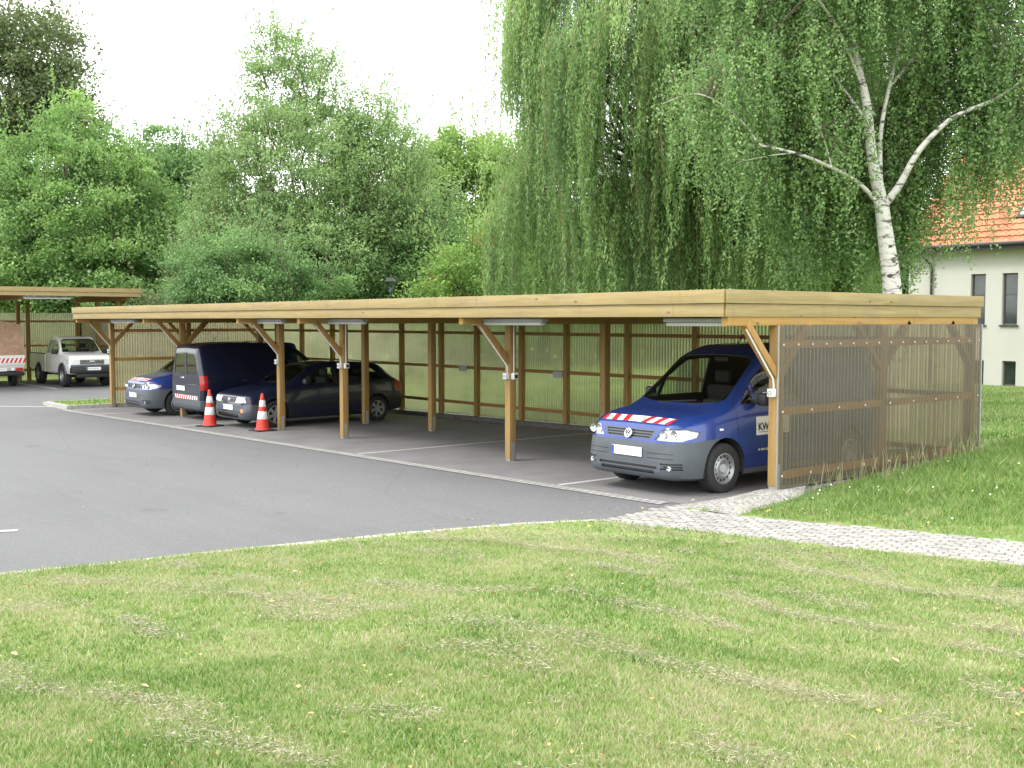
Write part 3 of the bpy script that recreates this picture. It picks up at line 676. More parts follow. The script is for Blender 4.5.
def roundel(parent, x, y, z, r, tilt, sg=-1):
    """ring with a V above a W"""
    e = MB(); Mx = Matrix.Translation((x, y, z)) @ Matrix.Rotation(tilt, 4, 'Y')
    ring = [Mx @ Vector((0, r*.88*math.cos(a), r*.88*math.sin(a))) for a in np.linspace(0, 2*math.pi, 25)]
    e.tube(ring, r*.11, 6, cap=False)
    def st(p, q): e.bar(Mx @ Vector((0, p[0]*r, p[1]*r)), Mx @ Vector((0, q[0]*r, q[1]*r)), r*.17, r*.17, up=(1, 0, 0))
    st((-.32, .78), (0, .12)); st((.32, .78), (0, .12)); st((-.72, .42), (-.34, -.72)); st((.72, .42), (.34, -.72)); st((-.34, -.72), (0, -.06)); st((.34, -.72), (0, -.06))
    b = MB(); b.lathe([(0, .010), (r*.95, .010)], 24, 'x'); 
    b.v = [tuple(Mx @ Vector(v)) for v in b.v]; bo = b.build('badge', M['black'], parent); e.build('emblem', M['chrome'], bo, 40)

CADDY = dict(
 x    =[0,   .03,  .09,  .19,  .40,  .84,  1.28, 1.78, 2.3,  3.42, 4.07, 4.23, 4.29, 4.32],
 ztop =[.60, .74,  .865, .925, .99,  1.075,1.385,1.725,1.84, 1.86, 1.83, 1.79, 1.72, 1.60],
 zbelt=[.46, .56,  .68,  .77,  .85,  .955, 1.03, 1.06, 1.075,1.10, 1.12, 1.12, 1.11, 1.08],
 w    =[.60, .685, .765, .825, .878, .895, .895, .895, .895, .895, .885, .87,  .845, .82],
 wbelt=[.56, .64,  .72,  .78,  .828, .855, .868, .875, .875, .872, .862, .845, .82,  .79],
 zsh  =[.57, .71,  .835, .895, .955, 1.035,1.315,1.635,1.745,1.765,1.735,1.70, 1.63, 1.52],
 wsh  =[.46, .54,  .625, .68,  .718, .745, .70,  .665, .665, .68,  .675, .665, .65,  .60],
 zb   =[.30, .24,  .21,  .20,  .19,  .19,  .19,  .19,  .19,  .19,  .21,  .24,  .27,  .30])
def make_caddy(name, label, mat, group):
    xs_ = sorted(set([0, .006, .015, .03, .045, .06, .08, .1, .125, .15, .18, .21]+list(np.round(np.arange(.25, 4.06, .055), 3))+[4.10, 4.15, 4.19, 4.22, 4.24, 4.26, 4.275, 4.29, 4.30, 4.31, 4.32]))
    S = Shell(CADDY, xs_)
    FX, RX, WR = .83, 3.51, .318
    for sg in (1, -1):
        sd = SIDE(sg)
        fr = lambda c, n, sg=sg: c.x < .75 and c.y*sg > .12 and n.x < -.05
        # grey bumper wrap, front and rear, then the arches
        S.region('bumper', [(-.1, -.1), (.9, -.1), (.9, .72), (.42, .69), (-.1, .67)], 'xz', lambda c, n, sg=sg: c.y*sg > -.001 and c.x < .92)
        S.region('rear_bumper', [(3.97, 0), (3.97, .50), (4.5, .50), (4.5, 0)], 'xz', lambda c, n, sg=sg: c.y*sg > -.001)
        S.region('sill', [(1.2, .0), (3.3, .0), (3.3, .29), (1.2, .29)], 'xz', sd)
        S.region('door', [(1.12, .30), (1.06, .95), (1.08, 1.12), (1.29, 1.31), (1.78, 1.645), (2.46, 1.72), (2.50, 1.2), (2.46, .30)], 'xz', sd, {0})
        if sg < 0: S.region('sign', [(1.42, .70), (2.10, .70), (2.10, .945), (1.42, .935)], 'xz', sd, {S.tags['door']})
        dk = {0, S.tags['door']}
        S.region('front_window', [(1.47, 1.115), (1.48, 1.39), (1.84, 1.615), (1.90, 1.63), (2.36, 1.645), (2.385, 1.62), (2.385, 1.115)], 'xz', sd, dk)
        S.region('quarter_window', [(1.20, 1.10), (1.20, 1.125), (1.405, 1.315), (1.42, 1.30), (1.42, 1.10)], 'xz', sd, dk)
        for p, q in (((1.12, .30), (1.06, .95)), ((1.06, .95), (1.08, 1.12)), ((1.08, 1.12), (1.29, 1.31)), ((2.46, .30), (2.50, 1.2)), ((2.50, 1.2), (2.46, 1.70)), ((1.12, .30), (2.46, .30)), ((2.56, .42), (2.56, 1.69)), ((3.30, .75), (3.28, 1.69)), ((2.56, 1.03), (4.25, 1.06))):
            S.band('gap', p, q, .010, 'xz', sd, dk)
        S.region('headlight', [(sg*.44, .700), (sg*.78, .690), (sg*.85, .735), (sg*.845, .80), (sg*.78, .845), (sg*.55, .835)], 'yz', fr)
        S.region('tail_light', [(sg*.765, .74), (sg*.95, .74), (sg*.95, 1.08), (sg*.79, 1.08)], 'yz', lambda c, n, sg=sg: c.x > 4.14 and c.y*sg > .3)
        for cx in (FX, RX):
            S.region('arch', circ(cx, WR+.015, .375), 'xz', lambda c, n, sg=sg: c.y*sg > .50 and c.z < .78)
    mid = lambda c, n: c.x < .5 and abs(c.y) < .9 and n.x < -.05
    S.region('grille', [(-.37, .700), (.37, .700), (.47, .815), (-.47, .815)], 'yz', mid, {0, S.tags['bumper']})
    for k in range(3): S.region('slot', [(-.36-.02*k, .714+k*.033), (.36+.02*k, .714+k*.033), (.37+.02*k, .732+k*.033), (-.37-.02*k, .732+k*.033)], 'yz', mid, {S.tags['grille']})
    S.region('slot', [(-.46, .285), (.46, .285), (.46, .325), (-.46, .325)], 'yz', mid, {S.tags['bumper']})
    S.region('slot', [(-.50, .345), (.50, .345), (.50, .385), (-.50, .385)], 'yz', mid, {S.tags['bumper']})
    for sg in (1, -1):
        for zz in (.345, .375, .405): S.region('slot', [(sg*.56, zz), (sg*.80, zz), (sg*.80, zz+.018), (sg*.56, zz+.018)], 'yz', mid, {S.tags['bumper']})
        for zz in (.47, .53): S.region('crease', [(sg*.34, zz), (sg*.72, zz), (sg*.72, zz+.010), (sg*.34, zz+.010)], 'yz', mid, {S.tags['bumper']})
        S.region('crease', [(sg*.16, .0), (sg*.16, .0)], 'yz', mid, {}) if False else None
    # windscreen, bonnet lines, warning stripes
    S.region('windscreen', [(.90, -.40), (.90, .40), (.96, .64), (1.04, .705), (1.68, .625), (1.73, .58), (1.755, .40), (1.755, -.40), (1.73, -.58), (1.68, -.625), (1.04, -.705), (.96, -.64)], 'xy', UP, {0})
    for sg in (1, -1):
        S.band('gap', (.14, sg*.50), (.50, sg*.69), .009, 'xy', UP, {0}); S.band('gap', (.50, sg*.69), (.88, sg*.735), .009, 'xy', UP, {0})
    hood = lambda c, n: n.z > .12 and c.x < .6
    S.region('cowl', [(.955, -.66), (.955, .66), (1.10, .70), (1.03, .40), (1.03, -.40), (1.10, -.70)], 'xy', UP, {0}) if False else None
    S.region('stripe_white', [(.135, -.56), (.115, 0), (.135, .56), (.30, .64), (.285, 0), (.30, -.64)][::1] if False else [(.125, -.58), (.125, .58), (.27, .60), (.27, -.60)], 'xy', hood, {0})
    sw = {S.tags['stripe_white']}
    for k in range(-3, 4):
        for sg in (1, -1):
            if k < 0: continue
            y = .10+k*.20
            S.region('stripe_red', [(.10, sg*y), (.10, sg*(y+.10)), (.30, sg*(y+.17)), (.30, sg*(y+.07))], 'xy', hood, sw)
    # rear doors
    rear = lambda c, n: n.x > .35 and c.x > 4.0
    for sg in (1, -1):
        S.region('rear_window', [(sg*.055, 1.10), (sg*.055, 1.615), (sg*.50, 1.60), (sg*.585, 1.50), (sg*.655, 1.14), (sg*.62, 1.10)], 'yz', rear, {0})
        S.band('gap', (sg*.012, .50), (sg*.012, 1.70), .012, 'yz', rear, {0}) if sg > 0 else None
        S.band('gap', (sg*.70, .50), (sg*.735, 1.10), .012, 'yz', rear, {0}); S.band('gap', (sg*.02, .94), (sg*.70, .94), .010, 'yz', rear, {0})
    S.region('rear_white', [(-.66, .505), (-.66, .60), (.66, .60), (.66, .505)], 'yz', rear, {0})
    for k in range(-5, 6):
        y = k*.13; S.region('rear_red', [(y, .50), (y+.065, .50), (y+.115, .61), (y+.05, .61)], 'yz', rear, {S.tags['rear_white']})
    root = empty(name); tag(root, label, 'van', group)
    P = root
    obj('body', S.take([None, 'gap']), [mat, M['black']], P, 38)
    bf = obj('front_bumper', S.take(['bumper', 'crease']), [M['bumper'], M['black']], P, 38)
    obj('rear_bumper', S.take(['rear_bumper']), M['bumper'], P, 38); [obj('sill', S.take(['sill'], half=h), M['bumper'], P, 38) for h in (1, -1)]
    obj('air_slots', S.take(['slot'], -.012), M['black'], bf, 38)
    obj('grille', S.take(['grille']), M['bumper'], P, 38)
    st = obj('warning_stripes', S.take(['stripe_white', 'stripe_red'], .0015), [M['refl_white'], M['refl_red']], P, 38)
    obj('warning_stripes', S.take(['rear_white', 'rear_red'], .0), [M['refl_white'], M['refl_red']], P, 38)
    for h in (1, -1):
        d = obj('door', S.take(['door', 'sign'], 0, half=h), [mat, mat], P, 38)
        for nm in ('front_window', 'quarter_window'):
            wn = obj('window', S.take([nm], -.008, half=h), M['glass'], d, 60); obj('window_seal', S.seal(nm, half=h), M['black'], wn, 40)
        mb = MB(); mb.box((2.22, h*.885-.012, .965), (2.38, h*.885+.022*1, .998), bev=.008); mb.build('handle', mat, d, 40)
        mb = MB(); mb.box((1.40, min(h*.90, h*1.05), 1.08), (1.50, max(h*.90, h*1.05), 1.24), bev=.03); mb.box((1.42, min(h*.84, h*.95), 1.10), (1.48, max(h*.84, h*.95), 1.15), bev=.01); mr = mb.build('mirror', M['black'], d, 40)
        mb = MB(); mb.box((1.501, min(h*.925, h*1.05), 1.115), (1.504, max(h*.925, h*1.05), 1.25)); mb.build('mirror_glass', M['mirror_glass'], mr)
        hl = obj('headlight', S.take(['headlight'], .002, half=h), M['lens'], P, 38)
        obj('lamp_housing', S.take(['headlight'], -.028, half=h), M['reflector'], hl, 38)
        for yy, rr, xx in ((.56, .046, .052), (.705, .052, .088)):
            mb = MB(); mb.lathe([(rr+.006, xx-.004), (rr, xx+.004), (rr*.72, xx+.020), (rr*.3, xx+.026), (0, xx+.018)], 20, 'x', (0, h*yy, .768)); mb.build('lamp_bowl', M['chrome'], hl, 50)
        obj('tail_light', S.take(['tail_light'], .006, half=h), M['red_lens'], P, 38)
        mb = MB(); mb.box((.72, h*.892-.012, .80), (.78, h*.892+.012, .825), bev=.006); mb.build('side_indicator', M['white_plastic'], P, 40)
        mb = MB(); mb.lathe([(0, -.004), (.036, -.004), (.04, .03)], 16, 'x', (.035, h*.66, .362)); mb.build('fog_lamp', M['lamp'], bf, 40)
        for cx in (FX, RX): make_wheel(P, cx, h*.775, WR, .20, .195, 'steel', h)
        rw = obj('rear_window', S.take(['rear_window'], -.006, half=h), M['glass'], P, 60); obj('window_seal', S.seal('rear_window', half=h), M['black'], rw, 40)
    ws = obj('windscreen', S.take(['windscreen'], -.006), M['glass'], P, 60); obj('window_seal', S.seal('windscreen'), M['black'], ws, 40)
    mb = MB(); mb.tube([(.87, .30, 1.085), (.93, -.32, 1.14)], .010, 6); mb.tube([(.87, -.25, 1.085), (.96, -.60, 1.12)], .010, 6); mb.build('wiper', M['black'], P, 40)
    well(P, FX, .372, .60, .885); well(P, RX, .372, .60, .885)
    mb = MB(); mb.box((1.0, -.80, .85), (1.40, .80, 1.07), bev=.05); mb.box((1.18, -.56, 1.05), (1.42, -.18, 1.14), bev=.04); mb.build('dashboard', M['dark_in'], P, 40)
    seats(P, 1.75, .62, (-.38, .38)); wheel_steer(P, 1.52, -.38, 1.06)
    mb = MB(); mb.box((2.52, -.84, .3), (2.54, .84, 1.02)); mb.box((.5, -.75, .30), (4.2, .75, .34)); mb.build('partition', M['dark_in'], P)
    mb = MB(); mb.box((1.86, -.06, 1.60), (1.90, .18, 1.67), bev=.015); mb.build('rear_mirror', M['black'], P, 40)
    plate(P, -.012, -.0, .475, .52, .115); roundel(P, .016, 0, .755, .066, R(20))
    plate(P, 4.332, -.30, .70, .52, .11, True)
    mb = MB(); mb.box((4.32, -.30, .99), (4.338, -.06, 1.03), bev=.006); mb.box((4.32, .12, .86), (4.332, .62, .868)); mb.build('door_handle', M['chrome'], P, 40)
    mb = MB(); mb.tube([(2.1, 0, 1.80), (2.28, 0, 2.0)], .006, 6); mb.build('aerial', M['black'], P)
    sd_ = [c for c in P.children if c.name.startswith('door') and 'handle' not in c.name][-1]
    SIGN.append(S.take(['sign'], .002)); S.bm.free(); return root
SIGN = []
def text_mesh(s_, size, ext=.001):
    cu = bpy.data.curves.new('t', 'FONT'); cu.body = s_; cu.size = size; cu.extrude = ext; cu.offset = size*.02
    o = bpy.data.objects.new('t', cu); COL.objects.link(o); bpy.context.view_layer.update()
    me = bpy.data.meshes.new_from_object(o.evaluated_get(bpy.context.evaluated_depsgraph_get())); bpy.data.objects.remove(o); return me
FACE = R(90)   # nose towards -y
c1 = make_caddy('delivery_van', 'blue van nearest the end wall, red and white bonnet stripes, lettered white door sign', M['blue'], 'small delivery vans')
def place(o, x, y, rz, z=None): o.location = (x, y, G(x) if z is None else z); o.rotation_euler.z = rz
SIDE_DOOR = [c for c in c1.children if c.name.split('.')[0] == 'door' and sum(v.co.y for v in c.data.vertices) < 0][0]
c_far = copy_tree(c1); c_rev = copy_tree(c1)
place(c1, -1.46, -1.07, FACE); place(c_far, -19.32, -.76, FACE); place(c_rev, -16.97, 3.97, -FACE)
c_far['label'] = 'blue van at the left end, half hidden by the dark van'
c_rev['label'] = 'blue van coloured dark for shade, parked nose in, showing its rear door window and red tail light'
def repaint(o, a, b):
    for ch in o.children:
        if ch.type == 'MESH' and a.name in [m.name for m in ch.data.materials if m]:
            ch.data = ch.data.copy()
            for i, m in enumerate(ch.data.materials):
                if m is a or m.name == a.name: ch.data.materials[i] = b
        repaint(ch, a, b)
repaint(c_rev, M['blue'], M['navy'])  # navy colour stands in for the shade on this blue van
sgn_o = obj('door_sign', SIGN[0], M['refl_white'], SIDE_DOOR)
def lettering(txt, size, x, y, z, mat, parent, tilt=0):
    me = text_mesh(txt, size); me.transform(Matrix.Translation((x, y, z)) @ Matrix.Rotation(R(90+tilt), 4, 'X')); return obj('lettering', me, mat, parent)
lettering('KWE', .13, 1.45, -.9065, .765, M['black'], sgn_o, -5)
mb = MB(); mb.box((1.46, -.901, .735), (2.06, -.8995, .741)); mb.build('sign_rule', M['black'], sgn_o)
mb = MB(); 
for k in range(9): mb.box((1.46+k*.052, -.903, .50), (1.46+k*.052+.034+.01*(k % 2), -.902, .528))
mb.build('small_print', M['grey_plastic'], SIDE_DOOR)

# ---- older dark blue hatchback
GOLF = dict(
 x    =[0,   .03,  .08,  .16,  .40,  .75,  1.10, 1.45, 1.85, 2.40, 3.20, 3.62, 3.95, 4.14, 4.21, 4.24],
 ztop =[.56, .64,  .715, .755, .82,  .885, .94,  1.16, 1.36, 1.425,1.40, 1.34, 1.12, .93,  .86,  .70],
 zbelt=[.44, .50,  .60,  .66,  .72,  .79,  .855, .89,  .91,  .92,  .94,  .95,  .95,  .90,  .84,  .66],
 w    =[.62, .70, .76,  .80,  .830, .845, .848, .848, .848, .848, .845, .84,  .82,  .795, .775, .74],
 wbelt=[.59, .67,  .73,  .765, .79, .808, .812, .815, .818, .82,  .815, .805, .785, .76,  .74,  .70],
 zsh  =[.53, .61,  .70,  .735, .79,  .85,  .905, 1.105,1.285,1.355,1.33, 1.275,1.07, .915, .85,  .68],
 wsh  =[.58, .66,  .70,  .715, .725, .73,  .72,  .665, .61,  .60,  .60,  .60,  .64,  .67,  .66,  .62],
 zb   =[.28, .23,  .20,  .185, .18,  .18,  .18,  .18,  .18,  .18,  .18,  .20,  .23,  .26,  .28,  .32])
def make_hatch():
    xs_ = sorted(set([0, .01, .02, .03, .045, .06, .08, .1, .13, .16, .2, .25]+list(np.round(np.arange(.3, 4.1, .06), 3))+[4.12, 4.15, 4.17, 4.19, 4.21, 4.225, 4.24]))
    S = Shell(GOLF, xs_); FX, RX, WR = .76, 3.48, .30
    for sg in (1, -1):
        sd = SIDE(sg); fr = lambda c, n, sg=sg: c.x < .5 and c.y*sg > .1 and n.x < -.05
        S.region('bumper', [(-.1, 0), (.58, 0), (.56, .53), (-.1, .53)], 'xz', lambda c, n, sg=sg: c.y*sg > -.001)
        S.region('rear_bumper', [(3.85, 0), (3.85, .54), (4.4, .54), (4.4, 0)], 'xz', lambda c, n, sg=sg: c.y*sg > -.001)
        S.region('door', [(1.18, .26), (1.15, .90), (1.42, 1.10), (1.90, 1.33), (2.42, 1.385), (2.40, .26)], 'xz', sd, {0})
        S.region('rear_door', [(2.42, .26), (2.44, 1.385), (3.15, 1.36), (3.36, .95), (3.12, .50), (3.10, .26)], 'xz', sd, {0})
        dk = {0, S.tags['door'], S.tags['rear_door']}
        S.region('front_window', [(1.42, .935), (1.50, 1.045), (1.93, 1.26), (2.37, 1.31), (2.37, .935)], 'xz', sd, dk)
        S.region('rear_side_window', [(2.49, .94), (2.49, 1.315), (3.10, 1.295), (3.22, .955)], 'xz', sd, dk)
        S.region('quarter_window', [(3.34, .97), (3.22, 1.275), (3.42, 1.25), (3.66, 1.02), (3.66, .985)], 'xz', sd, {0})
        S.region('trim', [(.5, .50), (.5, .555), (3.95, .575), (3.95, .52)], 'xz', sd, dk)
        for p, q in (((1.18, .26), (1.15, .90)), ((2.41, .26), (2.43, 1.38)), ((3.12, .5), (3.36, .95)), ((1.15, .27), (3.1, .27))): S.band('gap', p, q, .010, 'xz', sd, dk)
        S.region('headlight', [(sg*.37, .565), (sg*.37, .68), (sg*.70, .68), (sg*.73, .575)], 'yz', fr)
        S.region('indicator', [(sg*.46, .36), (sg*.46, .43), (sg*.68, .43), (sg*.68, .36)], 'yz', fr)
        S.region('corner_indicator', [(sg*.60, .36), (sg*.60, .43), (sg*.70, .43), (sg*.70, .36)], 'yz', fr, {S.tags['indicator']})
        S.region('tail_light', [(4.02, .70), (3.97, .92), (4.05, .96), (4.3, .92), (4.3, .70)], 'xz', lambda c, n, sg=sg: c.y*sg > .56 and c.x > 3.8)
        for cx in (FX, RX): S.region('arch', circ(cx, WR+.01, .345), 'xz', lambda c, n, sg=sg: c.y*sg > .46 and c.z < .72)
        S.band('gap', (.12, sg*.62), (1.05, sg*.71), .009, 'xy', UP, {0})
    mid = lambda c, n: c.x < .3 and n.x < -.05
    S.region('grille', [(-.35, .575), (.35, .575), (.35, .675), (-.35, .675)], 'yz', mid)
    S.region('intake', [(-.5, .25), (.5, .25), (.5, .33), (-.5, .33)], 'yz', mid)
    S.region('windscreen', [(1.15, -.40), (1.15, .40), (1.20, .66), (1.78, .565), (1.84, .40), (1.84, -.40), (1.78, -.565), (1.20, -.66)], 'xy', UP, {0})
    S.region('rear_window', [(3.68, -.45), (3.68, .45), (3.97, .57), (3.97, -.57)], 'xy', UP, {0})
    P = empty('hatchback'); tag(P, 'dark navy blue hatchback with silver alloy wheels behind the two traffic cones', 'car')
    m_ = M['navy']
    obj('body', S.take([None, 'gap']), [m_, M['black']], P, 38); obj('front_bumper', S.take(['bumper']), M['bumper_dark'], P, 38); obj('rear_bumper', S.take(['rear_bumper']), M['black'], P, 38)
    [obj('side_trim', S.take(['trim'], .006, half=h), M['black'], P, 38) for h in (1, -1)]; obj('grille', S.take(['grille'], -.006), M['black'], P, 38); obj('air_intake', S.take(['intake'], -.02), M['black'], P, 38)
    for h in (1, -1):
        d = obj('door', S.take(['door'], 0, half=h), m_, P, 38); d2 = obj('rear_door', S.take(['rear_door'], 0, half=h), m_, P, 38)
        for nm, pp in (('front_window', d), ('rear_side_window', d2), ('quarter_window', P)):
            wn = obj('window', S.take([nm], -.006, half=h), M['glass'], pp, 60)
            if pp is not P: obj('window_seal', S.seal(nm, half=h), M['black'], wn, 40)
            else: obj('window_seal', S.seal(nm, half=h), M['black'], wn, 40)
        for x_, pp in ((2.2, d), (2.95, d2)): mb = MB(); mb.box((x_, h*.835-.012, .80), (x_+.15, h*.835+.014, .83), bev=.007); mb.build('handle', M['black'], pp, 40)
        mb = MB(); mb.box((1.44, min(h*.80, h*.98), .93), (1.54, max(h*.80, h*.98), 1.05), bev=.03); mb.build('mirror', M['black'], d, 40)
        obj('headlight', S.take(['headlight'], .002, half=h), M['lamp'], P, 38); obj('fog_lamp', S.take(['indicator'], .002, half=h), M['grey_plastic'], P, 38)
        obj('indicator', S.take(['corner_indicator'], .002, half=h), M['orange_lens'], P, 38); obj('tail_light', S.take(['tail_light'], .004, half=h), M['red_lens'], P, 38)
        for cx in (FX, RX): make_wheel(P, cx, h*.735, WR, .19, .195, 'alloy', h)
        mb = MB(); mb.box((.95, h*.838-.01, .60), (1.01, h*.838+.012, .62), bev=.005); mb.build('side_indicator', M['orange_lens'], P)
    for nm in ('windscreen', 'rear_window'): wn = obj(nm, S.take([nm], -.006), M['glass'], P, 60); obj('window_seal', S.seal(nm), M['black'], wn, 40)
    mb = MB()
    for zz in (.60, .64): mb.box((-.0+.035, -.35, zz), (.047, .35, zz+.006))
    mb.build('grille_bars', M['chrome'], P)
    well(P, FX, .343, .56, .84); well(P, RX, .343, .56, .84)
    mb = MB(); mb.box((1.15, -.74, .72), (1.5, .74, .90), bev=.05); mb.build('dashboard', M['dark_in'], P, 40)
    mb = MB(); mb.box((1.0, -.7, .26), (3.7, .7, .30)); mb.box((3.3, -.66, .3), (3.36, .66, .96)); mb.build('floor_pan', M['dark_in'], P)
    seats(P, 1.72, .42, (-.36, .36)); seats(P, 2.62, .42, (-.34, .34)); wheel_steer(P, 1.58, -.36, .88)
    plate(P, -.010, .0, .40, .50, .11); roundel(P, .028, 0, .625, .05, R(15)); plate(P, 4.252, 0, .56, .50, .11, True)
    mb = MB(); mb.box((3.55, -.62, 1.335), (3.78, .62, 1.36), bev=.01); mb.build('roof_spoiler', m_, P, 40)
    mb = MB(); mb.tube([(1.16, .2, .955), (1.24, -.35, 1.0)], .008, 6); mb.tube([(1.16, -.2, .955), (1.26, -.62, .99)], .008, 6); mb.build('wiper', M['black'], P)
    S.bm.free(); return P
M['bumper_dark'] = plain('painted_bumper', (.085, .10, .125), .4, .2, .5, .05)
hb = make_hatch(); place(hb, -14.21, -.55, FACE); hb.scale = (.955, 1, 1)

# ---- white pickup
PICK = dict(
 x    =[0,   .03,  .10,  .30,  .70,  1.10, 1.45, 1.75, 2.10, 2.50, 2.78, 2.86],
 ztop =[.98, 1.05, 1.10, 1.14, 1.18, 1.20, 1.47, 1.69, 1.755,1.755,1.73, 1.66],
 zbelt=[.90, .96,  1.0,  1.03, 1.06, 1.10, 1.12, 1.13, 1.14, 1.14, 1.14, 1.13],
 w    =[.76, .80,  .82,  .83,  .835, .84,  .84,  .84,  .84,  .84,  .84,  .82],
 wbelt=[.73, .77,  .795, .80,  .805, .81,  .815, .815, .815, .815, .812, .79],
 zsh  =[.95, 1.02, 1.06, 1.10, 1.13, 1.155,1.41, 1.63, 1.69, 1.69, 1.66, 1.58],
 wsh  =[.68, .72,  .74,  .75,  .755, .76,  .70,  .65,  .645, .645, .645, .62],
 zb   =[.50, .47,  .45,  .44,  .43,  .43,  .43,  .43,  .43,  .43,  .44,  .46])
def make_pickup():
    xs_ = sorted(set([0, .01, .03, .05, .08, .11, .15, .2, .25]+list(np.round(np.arange(.3, 2.75, .07), 3))+[2.76, 2.8, 2.83, 2.86]))
    S = Shell(PICK, xs_); FX, RX, WR = .80, 3.75, .39
    for sg in (1, -1):
        sd = SIDE(sg); fr = lambda c, n, sg=sg: c.x < .5 and c.y*sg > .1 and n.x < -.02
        S.region('door', [(1.22, .48), (1.20, 1.12), (1.42, 1.36), (1.74, 1.64), (2.22, 1.70), (2.24, .48)], 'xz', sd, {0}); dk = {0, S.tags['door']}
        S.region('front_window', [(1.36, 1.15), (1.36, 1.21), (1.46, 1.34), (1.78, 1.58), (2.19, 1.63), (2.19, 1.15)], 'xz', sd, dk)
        S.region('rear_side_window', [(2.30, 1.17), (2.30, 1.62), (2.62, 1.61), (2.70, 1.17)], 'xz', sd, {0})
        for p, q in (((1.22, .48), (1.20, 1.12)), ((2.24, .48), (2.22, 1.70)), ((1.2, .49), (2.24, .49))): S.band('gap', p, q, .014, 'xz', sd, dk)
        S.region('headlight', [(sg*.46, .80), (sg*.46, .97), (sg*.74, .96), (sg*.745, .81)], 'yz', fr); S.region('indicator', [(sg*.752, .80), (sg*.752, .97), (sg*.90, .95), (sg*.90, .81)], 'yz', fr)
        S.region('arch', circ(FX, WR, .44), 'xz', lambda c, n, sg=sg: c.y*sg > .46 and c.z < .95)
    S.region('grille', [(-.44, .80), (.44, .80), (.44, .965), (-.44, .965)], 'yz', lambda c, n: c.x < .3 and n.x < -.02)
    S.region('windscreen', [(1.14, -.45), (1.14, .45), (1.18, .70), (1.66, .615), (1.72, .45), (1.72, -.45), (1.66, -.615), (1.18, -.70)], 'xy', UP, {0})
    S.region('rear_window', [(-.55, 1.22), (.55, 1.22), (.50, 1.60), (-.50, 1.60)], 'yz', lambda c, n: n.x > .5)
    P = empty('pickup_truck'); tag(P, 'white pickup truck with high black bumper under the far left carport', 'pickup'); W_ = M['white_paint']
    obj('body', S.take([None, 'gap']), [W_, M['black']], P, 38); obj('grille', S.take(['grille'], -.01), M['black'], P, 38)
    mb = MB()
    for zz in (.815, .865, .915, .952): mb.box((-.012, -.43, zz), (.01, .43, zz+.012), bev=.003)
    mb.box((-.02, -.10, .87), (.0, .10, .925), bev=.01); mb.build('grille_bars', M['chrome'], P)
    for h in (1, -1):
        d = obj('door', S.take(['door'], 0, half=h), W_, P, 38)
        for nm, pp in (('front_window', d), ('rear_side_window', P)):
            wn = obj('window', S.take([nm], -.006, half=h), M['glass'], pp, 60); obj('window_seal', S.seal(nm, half=h), M['black'], wn, 40)
        mb = MB(); mb.box((1.36, min(h*.84, h*1.02), 1.14), (1.46, max(h*.84, h*1.02), 1.31), bev=.025); mb.build('mirror', M['black'], d, 40)
        mb = MB(); mb.box((2.02, h*.825-.01, .98), (2.16, h*.825+.016, 1.01), bev=.006); mb.build('handle', M['chrome'], d)
        obj('headlight', S.take(['headlight'], .003, half=h), M['lamp'], P, 38); obj('indicator', S.take(['indicator'], .003, half=h), M['lamp'], P, 38)
        for cx in (FX, RX): make_wheel(P, cx, h*.74, WR, .24, .20, 'steel', h)
        # flares over the front wheels
        mb = MB(); ring = [(FX+.45*math.cos(a), h*.845, WR+.45*math.sin(a)) for a in np.linspace(.15, math.pi-.15, 13)]; mb.tube(ring, .03, 6); mb.build('wheel_flare', M['bumper'], P, 40)
    for nm in ('windscreen', 'rear_window'): wn = obj(nm, S.take([nm], -.006), M['glass'], P, 60); obj('window_seal', S.seal(nm), M['black'], wn, 40)
    mb = MB(); mb.box((-.16, -.80, .50), (.10, .80, .71), bev=.03); mb.box((-.10, -.60, .34), (.04, .60, .49), bev=.03); mb.build('front_bumper', M['black'], P, 40)
    mb = MB(); mb.box((-.05, -.78, .716), (.06, .78, .79), bev=.01); mb.build('valance', M['bumper'], P, 40)
    plate(P, -.168, .0, .60, .52, .11)
    # cargo bed with cut-outs for the rear wheels
    W1 = .835
    for sg in (1, -1):
        bm = bmesh.new(); pr = [(2.92, .48), (2.92, 1.10), (4.86, 1.10), (4.90, .60), (4.60, .52)]+[(RX+.43*math.cos(a), WR+.43*math.sin(a)) for a in np.linspace(.32, math.pi-.30, 11)]+[(3.3, .48)]
        n = len(pr); vv = [bm.verts.new((x, sg*y_, z)) for y_ in (W1, W1-.06) for x, z in pr]
        bm.faces.new(vv[:n]); bm.faces.new(vv[n:])
        for k in range(n): bm.faces.new((vv[k], vv[(k+1) % n], vv[n+(k+1) % n], vv[n+k]))
        bmesh.ops.triangulate(bm, faces=[f for f in bm.faces if len(f.verts) > 4]); bmesh.ops.recalc_face_normals(bm, faces=bm.faces); me = bpy.data.meshes.new('bed_side'); bm.to_mesh(me); bm.free(); obj('bed_side', me, W_, P)
    mb = MB(); mb.box((2.90, -.77, .62), (2.95, .77, 1.10), bev=.01); mb.box((2.9, -.77, .58), (4.86, .77, .64)); mb.build('bed_floor', W_, P); mb = MB(); mb.box((4.84, -.77, .60), (4.90, .77, 1.10), bev=.01); mb.build('tailgate', W_, P)
    mb = MB()
    for h in (1, -1): mb.tube([(2.93, h*.80, 1.13), (4.85, h*.80, 1.13)], .018, 8)
    for h in (1, -1): mb.box((.6, h*.45-.05, .36), (4.7, h*.45+.05, .48))
    mb.box((FX-.06, -.65, .33), (FX+.06, .65, .42)); mb.box((RX-.06, -.65, .33), (RX+.06, .65, .42)); mb.build('chassis', M['black'], P)
